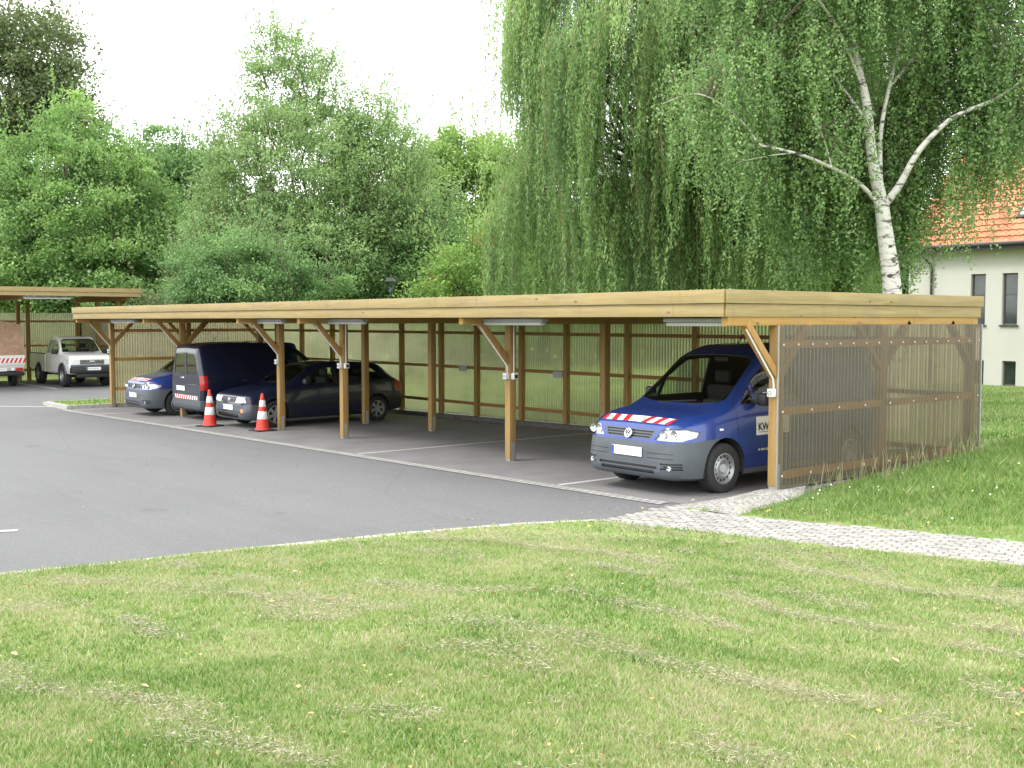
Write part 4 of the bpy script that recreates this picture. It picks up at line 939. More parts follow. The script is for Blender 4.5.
    mb = MB(); mb.box((1.14, -.74, .95), (1.42, .74, 1.13), bev=.04); mb.box((1.0, -.7, .50), (2.8, .7, .54)); mb.build('dashboard', M['dark_in'], P, 40)
    seats(P, 1.72, .66, (-.38, .38)); wheel_steer(P, 1.50, -.38, 1.12)
    S.bm.free(); return P
pk = make_pickup(); place(pk, -33.0, 2.76, R(180)); pk.scale = (1, 1, 1.06)
# ---- small flatbed with orange tarpaulin, tail towards the camera (local x=0 is the tail)
P = empty('flatbed_truck', (-34.9, .02, G(-40)), R(180)); tag(P, 'small white truck with orange tarpaulin cover and red and white striped tailgate', 'truck')
mb = MB(); mb.box((.03, -.88, .74), (3.2, .88, .80)); mb.box((.03, -.90, .80), (3.2, -.87, 1.16)); mb.box((.03, .87, .80), (3.2, .90, 1.16)); mb.build('load_bed', M['white_paint'], P)
mb = MB(); mb.box((-.02, -.90, .80), (.025, .90, 1.18), bev=.01); tg = mb.build('tailgate', M['white_paint'], P, 40)
mb = MB(); mb.box((-.026, -.86, .90), (-.022, .86, 1.08)); ws = mb.build('warning_stripes', M['refl_white'], tg)
mb = MB()
for k in range(-6, 6):
    y = k*.15+.02; mb.add([(-.029, y, .902), (-.029, y+.075, .902), (-.029, y-.01, 1.078), (-.029, y-.085, 1.078)], [(0, 1, 2, 3)])
mb.build('red_stripes', M['refl_red'], ws)
mb = MB(); mb.box((-.10, -.86, .42), (.02, .86, .56), bev=.03); mb.build('rear_bumper', M['black'], P, 40)
mb = MB(); mb.box((-.04, -.84, .60), (.02, .84, .735), bev=.01); lb = mb.build('light_bar', M['grey_plastic'], P, 40)
for h in (1, -1):
    mb = MB(); mb.box((-.06, h*.68-.13, .615), (-.041, h*.68+.13, .72), bev=.005); mb.build('tail_light', M['red_lens'], lb, 40)
    mb = MB(); mb.box((-.062, h*.46-.06, .615), (-.041, h*.46+.06, .72), bev=.005); mb.build('reversing_light', M['refl_white'], lb, 40)
plate(P, -.05, 0, .60, .5, .12)
t = NT('orange_tarpaulin'); n = t.noise(t.coord((1, 1, 1)), 2.5, 6, .6, 1.5); t.base(t.ramp(n, [(.3, (.34, .20, .125)), (.7, (.50, .33, .22))])); t.set(Roughness=.7); t.bump(n, .7, .12); M['tarp'] = t.m
bm = bmesh.new(); bmesh.ops.create_grid(bm, x_segments=24, y_segments=16, size=.5)
bm.free(); vs = []; fs = []
nx, ny = 22, 30
for i in range(nx+1):
    x = -.01+3.15*i/nx
    for j in range(ny+1):
        a = j/ny; per = [(-.93, 1.10), (-.80, 2.30), (-.2, 2.46), (.2, 2.46), (.80, 2.30), (.93, 1.10)]; kk = [0, .32, .45, .55, .68, 1]
        y = np.interp(a, kk, [p[0] for p in per]); z = np.interp(a, kk, [p[1] for p in per]); nz = noise.noise(Vector((x*1.6, y*1.8, z*1.3)))*.045
        vs.append((x, y*(1+nz*.6), z+nz*.8))
for i in range(nx):
    for j in range(ny): fs.append((i*(ny+1)+j, i*(ny+1)+j+1, (i+1)*(ny+1)+j+1, (i+1)*(ny+1)+j))
mb = MB(); mb.add(vs, fs); mb.add([(v[0], v[1], v[2]) for v in vs[:ny+1]], [tuple(range(ny+1))]); tp = mb.build('tarpaulin', M['tarp'], P, 50)
mb = MB(); mb.box((3.4, -.85, .55), (4.9, .85, 1.3), bev=.08); mb.box((3.5, -.80, 1.22), (4.7, .80, 1.95), bev=.18); cb = mb.build('cab', M['white_paint'], P, 40)
mb = MB(); mb.box((3.49, -.6, 1.35), (3.5, .6, 1.75)); mb.build('rear_window', M['hglass'], cb)
mb = MB(); mb.box((.2, -.5, .45), (4.8, -.4, .6)); mb.box((.2, .4, .45), (4.8, .5, .6)); mb.build('chassis', M['black'], P)
for h in (1, -1):
    for cx in (1.0, 4.2): make_wheel(P, cx, h*.72, .32, .2, .19, 'steel', h)
# ---- traffic cones
def make_cone():
    e = empty('traffic_cone'); tag(e, 'red and white traffic cone', 'traffic cone', 'traffic cones in front of the dark vehicles')
    mb = MB(); q = [(-.2, -.2), (.2, -.2), (.2, .2), (-.2, .2)]
    mb.box((-.21, -.21, 0), (.21, .21, .032), bev=.012); mb.build('base', M['rubber'], e, 40)
    r_ = lambda z: .140-.112*(z-.03)/.70
    mb = MB(); mb.lathe([(.160, .033), (.152, .05), (r_(.05), .052), (r_(.70), .70), (r_(.70)-.012, .735), (0, .738)], 28); c = mb.build('cone', M['cone_red'], e, 40)
    for a, b in ((.235, .385), (.475, .600)): mb = MB(); mb.lathe([(r_(a)+.001, a), (r_(a)+.004, a+.003), (r_(b)+.004, b-.003), (r_(b)+.001, b)], 28); mb.build('reflective_band', M['refl_white'], c, 60)
    return e
M['cone_red'] = plain('cone_red', (.62, .045, .03), .5, 0, 0, .12, 9)
k1 = make_cone(); k2 = copy_tree(k1); place(k1, -14.74, -.74, .3); k1.scale = (1.05, 1.05, 1.12); k2.scale = (1.05, 1.05, 1.08); place(k2, -12.86, -.40, .05)
k1['label'] = 'left traffic cone, at the corner between the dark van and the hatchback nose'; k2['label'] = 'right traffic cone, beside the carport post in front of the hatchback wheel'

# ------------------------------------------------------------------ vegetation
def unit(v): return v/np.maximum(np.linalg.norm(v, axis=1, keepdims=True), 1e-9)
def leaf_arrays(c, d, L, W, flat=0.0):
    """diamond leaves: centre c, long axis d, length L, width W"""
    n = len(c); d = unit(d); r = rng.normal(size=(n, 3)); r[:, 2] *= (1-flat); s = unit(np.cross(d, r+1e-6))
    L = np.broadcast_to(L, n)[:, None]; W = np.broadcast_to(W, n)[:, None]
    nn = np.cross(d, s)
    P = np.stack([c-d*L*.5, c+s*W*.5-d*L*.08+nn*W*.12, c+d*L*.5, c-s*W*.5-d*L*.08+nn*W*.12], 1)
    return P.reshape(-1, 3)
def leaf_mesh(name, P, tone):
    n = len(P)//4; f = np.arange(n*4).reshape(n, 4); return np_mesh(name, P, f, np.repeat(tone, 4))
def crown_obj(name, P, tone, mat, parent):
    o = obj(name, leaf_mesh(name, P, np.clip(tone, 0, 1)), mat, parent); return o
LEAF = {
 'soft': leaf_mat('leaf_soft', (.06, .12, .045), (.20, .32, .11), (.38, .52, .21)),  # tones lifted, distance haze put into the leaf colour
 'maple': leaf_mat('leaf_maple', (.045, .10, .035), (.15, .29, .08), (.34, .50, .15)),
 'yellowgreen': leaf_mat('leaf_yellowgreen', (.05, .11, .028), (.17, .31, .065), (.36, .50, .13)),
 'green': leaf_mat('leaf_green', (.04, .09, .032), (.125, .25, .080), (.27, .42, .15)),
 'bluegreen': leaf_mat('leaf_bluegreen', (.045, .095, .045), (.14, .26, .11), (.27, .41, .19)),
 'dark': leaf_mat('leaf_dark', (.04, .06, .025), (.11, .15, .055), (.20, .25, .10)),
 'willow': leaf_mat('leaf_willow', (.036, .09, .03), (.19, .325, .098), (.40, .55, .205)),
 'birch': leaf_mat('leaf_birch', (.05, .11, .04), (.175, .31, .098), (.36, .50, .18)),
 'wood': leaf_mat('leaf_wood', (.03, .06, .026), (.085, .16, .055), (.17, .27, .09)),
}
def limb(mb, p, q, r0, r1, sag=0, wob=.06, n=6, k=6):
    p = Vector(p); q = Vector(q); L = (q-p).length; pts = []; rr = []
    for i in range(k+1):
        t = i/k; w_ = L*wob*math.sin(math.pi*t); c = p.lerp(q, t)+Vector((random.uniform(-1, 1)*w_, random.uniform(-1, 1)*w_, random.uniform(-.5, .5)*w_+sag*math.sin(math.pi*t))); pts.append(c); rr.append(r0+(r1-r0)*t)
    mb.tube(pts, rr, n); return pts
def broad_tree(name, loc, label, lobes, nclump, per, L, mat, trunk_h, trunk_r, group=None, spread=.38, shoots=0, cat='tree', seed=0, berries=0, stems=1, kinds=None):
    """lobes: (x, y, z, rx, ry, rz) ellipsoids filled with leaf clumps towards their shells"""
    global rng; rng = np.random.default_rng(seed+11); random.seed(seed+5)
    e = empty(name, loc); tag(e, label, cat, group)
    lb = np.array(lobes, float); vol = lb[:, 3]*lb[:, 4]*lb[:, 5]; pick = rng.choice(len(lb), nclump, p=vol**.8/np.sum(vol**.8)); B = lb[pick]
    u = unit(rng.normal(size=(nclump, 3))); rad = rng.uniform(.35, 1.0, nclump)**.55
    cc = B[:, :3]+u*B[:, 3:]*rad[:, None]; cc[:, 2] = np.maximum(cc[:, 2], .5)
    ct = rng.normal(.44, .17, nclump)+.38*(rad-.75)+.16*u[:, 2]  # inner and lower clumps toned darker, crown self-shadow put into leaf colour
    sz = spread*rng.uniform(.6, 1.4, nclump)
    idx = np.repeat(np.arange(nclump), per); off = rng.normal(size=(len(idx), 3))*np.array([1, 1, .55])*sz[idx][:, None]
    c = cc[idx]+off; out = unit(c-B[idx, :3]); d = out*.7+rng.normal(size=c.shape)*.7; d[:, 2] -= .15
    tone = ct[idx]+rng.normal(0, .11, len(idx))+.20*off[:, 2]/sz[idx]  # light on the top of each clump carried in the tone
    P = leaf_arrays(c, d, L*rng.uniform(.6, 1.25, len(c)), L*.62*rng.uniform(.7, 1.2, len(c)))
    T = tone
    if shoots:   # upright twigs that break the outline
        pk = rng.choice(len(lb), shoots, p=vol**.6/np.sum(vol**.6)); u2 = unit(rng.normal(size=(shoots, 3))*[1, 1, .7]+[0, 0, .55]); s0 = lb[pk, :3]+u2*lb[pk, 3:]*.85
        dr = unit(u2*.6+[0, 0, 1.0]+rng.normal(size=(shoots, 3))*.18); ln = rng.uniform(.7, 2.6, shoots); m = 34
        i2 = np.repeat(np.arange(shoots), m); t_ = rng.uniform(0, 1, len(i2)); c2_ = s0[i2]+dr[i2]*(ln[i2]*t_)[:, None]+rng.normal(size=(len(i2), 3))*(.17*(1.15-t_))[:, None]
        P2 = leaf_arrays(c2_, dr[i2]+rng.normal(size=(len(i2), 3))*.8, L*.95*rng.uniform(.6, 1.2, len(i2)), L*.55)
        P = np.concatenate([P, P2]); T = np.concatenate([T, rng.normal(.45, .14, len(i2))+.1*t_])
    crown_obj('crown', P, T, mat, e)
    mb = MB(); zc = lb[:, 2].mean()
    for s_ in range(stems):
        bx, by = (random.uniform(-.5, .5)*(stems > 1), random.uniform(-.5, .5)*(stems > 1))
        mb.tube([(bx, by, -.3), (bx*1.1+.03, by*1.1, trunk_h*.5), (bx*1.5-.05, by*1.5+.05, trunk_h), (bx*2, by*2, trunk_h+(zc-trunk_h)*.8)], [trunk_r*1.25, trunk_r, trunk_r*.85, trunk_r*.4], 10)
    mb.build('trunk', M['bark'], e, 60)
    mb = MB()
    for k in rng.choice(nclump, min(nclump, 46), replace=False):
        z0 = random.uniform(trunk_h*.6, trunk_h+(zc-trunk_h)*.7); limb(mb, (0, 0, z0), cc[k], trunk_r*.32, .018, sag=-.2, n=5, k=5)
    if shoots:
        for k in range(0, shoots, 2): mb.tube([s0[k]-dr[k]*.8, s0[k]+dr[k]*ln[k]*.95], [.022, .007], 4, cap=False)
    mb.build('branches', M['bark'], e, 60)
    if berries:
        kk = rng.choice(nclump, berries); b = cc[np.repeat(kk, 40)]+rng.normal(size=(berries*40, 3))*.16; dd = rng.normal(size=b.shape)
        crown_obj('berries', leaf_arrays(b, dd, .08, .08), rng.uniform(.2, 1, len(b)), M['berry'], e)
    return e
M['berry'] = leaf_mat('rowan_berry', (.25, .05, .02), (.42, .12, .04), (.55, .22, .08), .1)

def ell(cx, cy, cz, r, rz=None): return (cx, cy, cz, r, r, rz or r)
# camera-facing directions used only to lay the trees out in plan: AX runs along the row, BK away from the car park
AX = np.array([.6327, .7745]); BK = np.array([-.7745, .6327])
def LB(rows): return [(a*AX[0]+b*BK[0], a*AX[1]+b*BK[1], z, rr, rr*.95, rz) for a, b, z, rr, rz in rows]
gB = 'trees behind the carports'
broad_tree('broadleaf_tree', (-60.5, 7.7, -.4), 'tall dark tree with open crown, trunk showing, at the upper left', LB([(-1, 0, 16, 4.2, 3.8), (2.0, 0, 14.2, 3.0, 2.6), (1.6, 0, 18.4, 2.8, 2.3), (-3, 0, 19.5, 3.2, 2.8), (-6, 0, 15, 4, 4), (-1, 0, 9, 4, 4), (3.0, 0, 16.2, 1.8, 1.5)]), 520, 130, .26, LEAF['dark'], 11, .42, gB, .60, 60, seed=1)
broad_tree('broadleaf_tree', (-48.0, 7.1, -.4), 'broad mid green maple, widest crown at the left behind the far carport', LB([(0, 0, 7, 4.4, 4.6), (-.3, 0, 11.3, 1.8, 2.5), (-2.2, 0, 10.0, 1.5, 2.1), (1.6, 0, 10.0, 1.3, 1.9), (-3.6, 0, 8.2, 2.5, 2.8), (3.0, 0, 8.0, 2.0, 2.6), (-1.5, -1.5, 4.5, 4, 3.2), (3.0, -1.5, 4.2, 3.2, 2.8), (-5.0, 0, 5.2, 2.6, 3), (4.8, -.5, 5.5, 1.6, 2.6)]), 760, 150, .18, LEAF['maple'], 3.2, .26, gB, .38, 260, seed=2)
broad_tree('broadleaf_tree', (-50.5, 13.6, -.4), 'mid green tree with spiky top, between the broad maple and the tall feathery tree', LB([(0, 0, 7.6, 3.2, 4.6), (-1.2, 0, 11.2, 1.6, 2.0), (1.1, 0, 10.6, 1.6, 2.1), (1.8, -.5, 5.5, 2.5, 3.4)]), 430, 130, .19, LEAF['green'], 3.5, .22, gB, .42, 110, seed=3)
broad_tree('broadleaf_tree', (-36.3, 13.6, -.4), 'tall feathery tree with upright twigs rising in the middle of the skyline', LB([(-.4, 0, 8.6, 4.0, 4.0), (-1.5, 0, 13.3, 1.5, 2.6), (.3, 0, 12.6, 1.5, 2.5), (-2.9, 0, 9.6, 1.9, 2.2), (0, -1, 4.8, 4.2, 3.0), (3.3, 0, 9.0, 2.4, 3.0), (4.6, -.2, 6.0, 2.4, 3.4), (2.7, 0, 11.2, 1.3, 1.7), (-3.4, -.5, 5.4, 2.4, 3.0), (1.5, 0, 6.5, 3.4, 3.4)]), 980, 130, .145, LEAF['soft'], 3.0, .24, gB, .34, 760, seed=4, stems=3)
broad_tree('shrub', (-30.6, 8.1, -.35), 'dense layered green shrub, lowest crown above the left part of the long roof', LB([(0, 0, 3.4, 2.3, 2.2), (-2.1, 0, 4.1, 1.3, 1.2), (-1.6, .2, 2.9, 1.5, 1.7), (1.8, -.2, 3.0, 1.5, 1.3), (-.6, -.3, 5.2, 1.3, .8), (.9, -.3, 4.8, 1.0, .6), (2.9, 0, 3.9, .9, .5), (2.2, -.5, 4.3, .8, .4)]), 260, 170, .12, LEAF['green'], 1.0, .09, gB, .27, 90, cat='shrub', seed=5, stems=4)
broad_tree('broadleaf_tree', (-39.8, 25.1, -.3), 'rounded light green tree just left of the weeping willow', LB([(-.3, 0, 8, 4.2, 4.4), (.3, 0, 11.2, 2.6, 1.8), (-3.2, -1, 7.2, 3.0, 3.6), (2.6, -1, 5.6, 3.2, 4.0), (3.3, 0, 10.0, 2.4, 2.4), (-2.6, 0, 10, 1.8, 1.8)]), 640, 130, .20, LEAF['yellowgreen'], 3.2, .25, gB, .42, 70, seed=6)
broad_tree('rowan_tree', (-26.8, 16.0, -.3), 'low tree with reddish fruit at the left edge of the willow', LB([(0, 0, 4.2, 2.1, 2.0), (-1.2, 0, 3.2, 1.6, 1.8), (.6, 0, 5.4, 1.2, 1.3), (1.2, 0, 2.8, 1.5, 1.8)]), 190, 120, .13, LEAF['yellowgreen'], 1.8, .09, gB, .32, 40, seed=7, berries=16)
broad_tree('shrub', (-37.8, 9.2, -.35), 'dark grey-green bush in the gap left of the layered shrub', LB([(0, 0, 2.6, 2.0, 2.3), (-1.6, 0, 2.2, 1.7, 1.8)]), 190, 110, .14, LEAF['dark'], .8, .1, gB, .32, 20, cat='shrub', seed=8)
broad_tree('broadleaf_tree', (-33.5, 17.2, -.35), 'mid green bushy tree behind the black lantern', LB([(0, 0, 4.4, 2.8, 3.2), (1.9, .3, 4.6, 2.2, 2.5), (-1.6, -.5, 3.6, 2.2, 2.6)]), 300, 130, .16, LEAF['green'], 2.0, .14, gB, .38, 60, seed=9)
broad_tree('broadleaf_tree', (-46, -1.5, -.35), 'dark tree seen below the far left carport roof', LB([(0, 0, 4, 3.4, 3.6), (-3, 0, 4.5, 3.0, 3.8), (-6, 0, 4.5, 3.2, 4.0)]), 330, 120, .18, LEAF['dark'], 2.0, .2, gB, .42, 20, seed=10)
# far wood: one mass that closes the view behind the trees
def far_wood():
    global rng; rng = np.random.default_rng(99)
    cs = []; n = 3000
    a = rng.uniform(-62, 40, n); 
    top = 9.0+1.6*np.sin(a*.21)+1.2*np.sin(a*.57+2)+.6*np.sin(a*1.3)
    z = rng.uniform(0, 1, n)**.8*top; b = rng.uniform(0, 5, n)
    o_ = np.array([8.26, -10.88])+BK*66
    C_ = np.stack([o_[0]+AX[0]*a+BK[0]*b, o_[1]+AX[1]*a+BK[1]*b, z-.4], 1)
    per = 62; i = np.repeat(np.arange(n), per); off = rng.normal(size=(n*per, 3))*[.9, .9, .6]; ct = rng.normal(.42, .16, n)
    P = leaf_arrays(C_[i]+off, rng.normal(size=(n*per, 3)), .42*rng.uniform(.6, 1.3, n*per), .28)
    o = obj('distant_wood', leaf_mesh('distant_wood', P, np.clip(ct[i]+rng.normal(0, .1, n*per)+.15*off[:, 2], 0, 1)), LEAF['wood']); tag(o, 'mass of dark woodland closing the view behind the trees', 'wood', kind='stuff')
far_wood()
for nm, loc, lobes, lab, sd in (('broadleaf_tree', (-30.5, 33, -.3), [(0, 0, 6, 4.5, 5.5), (4, 0, 5, 4, 5)], 'dark tree seen through gaps in the willow curtain', 21),):
    broad_tree(nm, loc, lab, LB(lobes), 330, 90, .26, LEAF['wood'], 3, .3, gB, .6, 0, seed=sd)

# ---- weeping willow
def willow(loc):
    global rng; rng = np.random.default_rng(31); random.seed(31)
    e = empty('weeping_willow', loc); tag(e, 'huge weeping willow with green curtains hanging to the carport roof', 'tree')
    lim = MB(); lim.tube([(0, 0, -.3), (.1, 0, 1.5), (.0, .1, 3.2), (.3, 0, 5.2), (.1, .3, 7.5), (.5, .2, 10)], [.62, .5, .46, .36, .22, .08], 14)
    lim.build('trunk', M['bark'], e, 60); lim = MB()
    RA, RB = 5.35, 4.6
    starts = []; tones = []; spreadr = []
    # skirts: dome of branch ends; a along the row, b in depth
    NC = 640
    for k in range(NC):
        th = rng.uniform(0, 2*math.pi) if rng.random() < .45 else rng.uniform(math.pi*.95, math.pi*2.05); q = rng.random(); h = 3.4+10.8*q**.85
        f = .80+.20*min(1, (h-3.4)/4.5) if h < 8.2 else math.sqrt(max(0.02, 1-((h-8.2)/6.4)**2)); f *= (1+.13*math.sin(th*3+h*.9)+.09*math.sin(th*7-h*1.7)); rr = rng.uniform(.74, 1.0)
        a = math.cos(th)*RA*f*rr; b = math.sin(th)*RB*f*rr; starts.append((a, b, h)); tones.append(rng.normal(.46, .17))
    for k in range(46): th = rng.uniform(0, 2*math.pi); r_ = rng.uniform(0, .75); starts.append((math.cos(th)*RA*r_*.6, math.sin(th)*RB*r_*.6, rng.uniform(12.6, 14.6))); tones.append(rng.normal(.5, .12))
    for k in range(170): th = rng.uniform(0, 2*math.pi); r_ = rng.uniform(.1, .8); starts.append((math.cos(th)*RA*r_, math.sin(th)*RB*r_, rng.uniform(4.5, 11.5))); tones.append(rng.normal(.20, .09))  # inner clusters toned dark, shade inside the crown put into leaf colour
    Pl = []; Tl = []; tw = MB()
    for si, ((a, b, h), tn) in enumerate(zip(starts, tones)):
        base = np.array([a*AX[0]+b*BK[0], a*AX[1]+b*BK[1], h]); rad = math.hypot(a/RA, b/RB)
        if si % 3 == 0 and h > 5: limb(lim, (.15, .1, min(h-1, random.uniform(2.6, 9.0))), Vector(base)+Vector((0, 0, -.1)), .075, .014, sag=.7, wob=.10, n=5, k=7)
        inner = si >= NC+46; ns = 9 if inner else int(rng.integers(9, 26)); out = unit(np.array([[base[0], base[1], 0]]))[0]; side = np.array([-out[1], out[0], 0])
        hang = rng.uniform(1.3, 4.6); hang = min(hang, h-.9); bt = rng.normal(0, .05); wid = rng.uniform(.14, .42); conv = rng.uniform(.25, .7); arch = rng.uniform(.12, .45)*(1 if h > 6 else .4)
        for s_ in range(ns):
            w0 = rng.normal(0, wid); w1 = rng.normal(0, .17); o0 = base+side*w0+out*w1+np.array([0, 0, rng.normal(0, .22)-abs(w0)*.5])
            Ls = max(.7, hang*(rng.beta(3.2, 1.5))); m = int(Ls*27); t_ = rng.uniform(0, 1, m)**.92
            sway = .07*np.sin(t_*Ls*1.1+rng.uniform(0, 6))+.03*np.sin(t_*Ls*3.7+rng.uniform(0, 6))
            c = o0[None]+out[None]*(arch*(1-np.exp(-t_*4)))[:, None]+side[None]*(sway+bt*t_*Ls-w0*conv*t_)[:, None]; c[:, 2] += .22*arch*np.sin(np.minimum(t_*7, math.pi))-t_*Ls
            c += rng.normal(size=c.shape)*[.032, .032, .02]*(1.15-t_[:, None]*.6)
            d = np.tile([0, 0, -1.0], (m, 1))+rng.normal(size=(m, 3))*.48
            Pl.append(leaf_arrays(c, d, rng.uniform(.07, .145, m), rng.uniform(.018, .034, m))); Tl.append(tn+rng.normal(0, .08)+rng.normal(0, .12, m)+.22*(.35-t_)+.08*w1/.17)  # strand tops and outer leaves toned lighter, light carried in the colour
            if s_ % 7 == 0: tw.tube([o0, o0+out*arch*.8+np.array([0, 0, -Ls*.3]), o0+out*arch+side*(bt*Ls-w0*conv)+np.array([0, 0, -Ls*.97])], [.011, .007, .003], 3, cap=False)
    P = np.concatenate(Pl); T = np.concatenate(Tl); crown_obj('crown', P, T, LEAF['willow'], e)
    lim.build('branches', M['bark'], e, 60); tw.build('twigs', M['twig'], e)
    print('willow leaves', len(T)); return e
M['twig'] = plain('twig', (.16, .13, .05), .8)
willow((-11.15, 11.28, -.15))

# ---- silver birch; outline measured in metres beside the trunk (a) and up (h)
t = NT('birch_bark'); v = t.coord((1, 1, 3.2)); n = t.noise(v, 3.2, 6, .7, .6); n2 = t.noise(t.coord((1.5, 1.5, 1)), 2.0, 4)
c = t.ramp(n, [(.40, (.045, .04, .035)), (.47, (.58, .56, .52)), (.8, (.72, .70, .66))]); c = t.mix(t.ramp(n2, [(.55, (0, 0, 0)), (.75, (.5,)*3)]), c, (.35, .31, .25))
t.base(c); t.set(Roughness=.75); t.bump(n, .3, .01); M['birch_bark'] = t.m
def birch(loc):
    global rng; rng = np.random.default_rng(55); random.seed(55)
    e = empty('silver_birch', loc); tag(e, 'silver birch with forked white trunk rising behind the end of the carport', 'tree')
    W3 = lambda a, b, h: Vector((a*AX[0]+b*BK[0], a*AX[1]+b*BK[1], h))
    def path(pts, r, mb, n=10):
        P = [W3(*p) for p in pts]; 
        fine = []; rr = []
        for i in range(len(P)-1):
            for k in range(4):
                t_ = k/4; p0 = P[max(i-1, 0)]; p1 = P[i]; p2 = P[i+1]; p3 = P[min(i+2, len(P)-1)]
                fine.append(.5*((2*p1)+(p2-p0)*t_+(2*p0-5*p1+4*p2-p3)*t_*t_+(3*p1-p0-3*p2+p3)*t_**3)); rr.append(r[i]+(r[i+1]-r[i])*t_)
        fine.append(P[-1]); rr.append(r[-1]); mb.tube(fine, rr, n); return fine
    mb = MB(); path([(.05, 0, -.3), (-.02, 0, 1.4), (-.12, 0, 2.8), (-.25, 0, 3.7), (-.36, 0, 4.4), (-.54, .05, 5.3), (-.66, .1, 6.4), (-.88, .15, 7.35), (-1.1, .1, 8.6), (-1.15, 0, 10.2), (-1.0, 0, 12)], [.25, .22, .185, .16, .14, .105, .088, .075, .06, .04, .015], mb, 14); mb.build('trunk', M['birch_bark'], e, 60)
    limbs = []
    def L_(pts, r): mb = MB(); f = path(pts, r, mb, 9); mb.build('limb', M['birch_bark'], e, 60); limbs.append(f)
    L_([(-.33, 0, 4.35), (-.06, -.12, 4.74), (.28, -.25, 5.42), (.76, -.4, 5.95), (1.12, -.5, 6.15), (1.64, -.6, 6.37), (2.2, -.7, 6.8), (3.0, -.8, 7.6)], [0.0861, 0.07216, 0.05904, 0.04756, 0.03936, 0.03116, 0.02132, 0.00984])
    L_([(-.35, 0, 4.35), (-.34, .2, 5.3), (-.27, .3, 6.1), (.0, .4, 7.3), (.2, .5, 8.3), (.5, .6, 9.8)], [0.0656, 0.05412, 0.0451, 0.03444, 0.0246, 0.0082])
    L_([(-.36, 0, 4.3), (-.75, -.2, 4.68), (-1.24, -.4, 4.95), (-2.1, -.7, 5.25), (-2.75, -.85, 5.38), (-3.0, -.9, 5.44), (-3.3, -.95, 5.8), (-3.8, -1.0, 6.2), (-4.3, -1.1, 6.34), (-4.9, -1.1, 6.15)], [0.05084, 0.04264, 0.03772, 0.03116, 0.02624, 0.02296, 0.0205, 0.01476, 0.01148, 0.00492])
    L_([(-2.3, -.75, 5.3), (-2.9, -.95, 5.2), (-3.5, -1.1, 5.05)], [0.0164, 0.01066, 0.0041])
    L_([(-1.5, -.5, 5.05), (-1.7, -.6, 5.6), (-2.0, -.7, 6.1)], [0.01804, 0.01148, 0.00492])
    L_([(-.6, .1, 6.0), (-1.4, .4, 7.2), (-2.3, .7, 8.4), (-3.0, .9, 9.6)], [0.0369, 0.0287, 0.0205, 0.0082])
    L_([(-.7, .1, 6.6), (-1.5, -.4, 7.9), (-2.6, -.8, 8.8), (-3.6, -1.0, 9.1)], [0.03444, 0.02788, 0.01804, 0.00738])
    L_([(-.1, .35, 6.8), (.9, .8, 7.9), (1.9, 1.1, 9.0), (2.7, 1.2, 9.8)], [0.0328, 0.02624, 0.01804, 0.00738])
    L_([(-.9, .1, 7.8), (.0, -.5, 9.0), (1.0, -.9, 10.0)], [0.02952, 0.02132, 0.0082])
    # hanging twigs with small leaves; each row: centre a, b, h, radius, number, drop
    zones = [(-3.9, -1.2, 6.9, .95, 20, 2.0), (-3.2, -1.3, 5.7, .8, 10, 1.9), (-2.4, -.9, 7.4, 1.2, 26, 2.1), (-1.6, -.6, 5.9, .9, 16, 2.3), (-2.6, .4, 8.9, 1.5, 44, 2.3), (-1.2, .3, 7.2, 1.1, 26, 2.5), (-.9, -.4, 9.4, 1.5, 48, 2.2), (-1.8, .9, 6.2, 1.3, 34, 3.2), (-.6, 1.1, 6.0, 1.1, 30, 3.2),
             (.6, 1.0, 6.9, 1.1, 34, 3.2), (1.2, .6, 8.6, 1.4, 44, 2.5), (2.0, -.6, 7.4, 1.2, 30, 2.6), (2.2, .9, 6.9, 1.0, 22, 2.3), (1.2, -.3, 6.0, .7, 12, 2.6), (2.7, -.6, 8.2, 1.1, 22, 2.3), (2.7, .8, 9.6, 1.3, 26, 2.2), (1.0, -.2, 10.4, 1.4, 40, 2.2), (-.6, 0, 11.6, 1.5, 40, 2.4), (-3.2, .8, 10.2, 1.4, 34, 2.3), (2.3, -.2, 5.7, .6, 6, 1.6), (.55, .8, 4.9, .55, 12, 2.2), (-.9, 1.0, 4.7, .7, 12, 2.2)]
    Pl = []; Tl = []; tw = MB()
    for za, zb_, zh, zr, zn, drop in zones:
        for k in range(int(zn*1.25)):
            u = unit(rng.normal(size=(1, 3)))[0]*zr*rng.uniform(.3, 1)
            s0 = np.array(W3(za+u[0], (zb_+1.1 if zb_ < .5 and (k % 4) and zh < 8.2 else zb_)+u[1]*.8, zh+u[2]*.65)); tone = rng.normal(.45, .14)
            for s_ in range(5):
                o0 = s0+rng.normal(size=3)*[.15, .15, .12]; Ls = drop*rng.uniform(.35, 1.0); m = int(Ls*44); t_ = rng.uniform(0, 1, m)
                az = rng.uniform(0, 6.28); od = np.array([math.cos(az), math.sin(az), 0]); curve = .35*(1-np.exp(-t_*3.0))
                c = o0+od*curve[:, None]; c[:, 2] += .10*np.sin(np.minimum(t_*7, 3.1))-t_*Ls; c += rng.normal(size=c.shape)*.055
                d = rng.normal(size=(m, 3))*.8+[0, 0, -.8]; Pl.append(leaf_arrays(c, d, rng.uniform(.045, .085, m), rng.uniform(.035, .06, m))); Tl.append(tone+rng.normal(0, .13, m)+.05*u[2])
                if s_ < 2: tw.tube([o0, o0+od*.25+np.array([0, 0, -Ls*.4]), o0+od*.34+np.array([0, 0, -Ls*.95])], [.008, .005, .003], 3, cap=False)
            if k % 2 == 0:
                # connect to the nearest limb point
                best = min((p for f in limbs for p in f), key=lambda p: (p-Vector(s0)).length); limb(tw, best, s0, .016, .006, wob=.09, n=4, k=5)
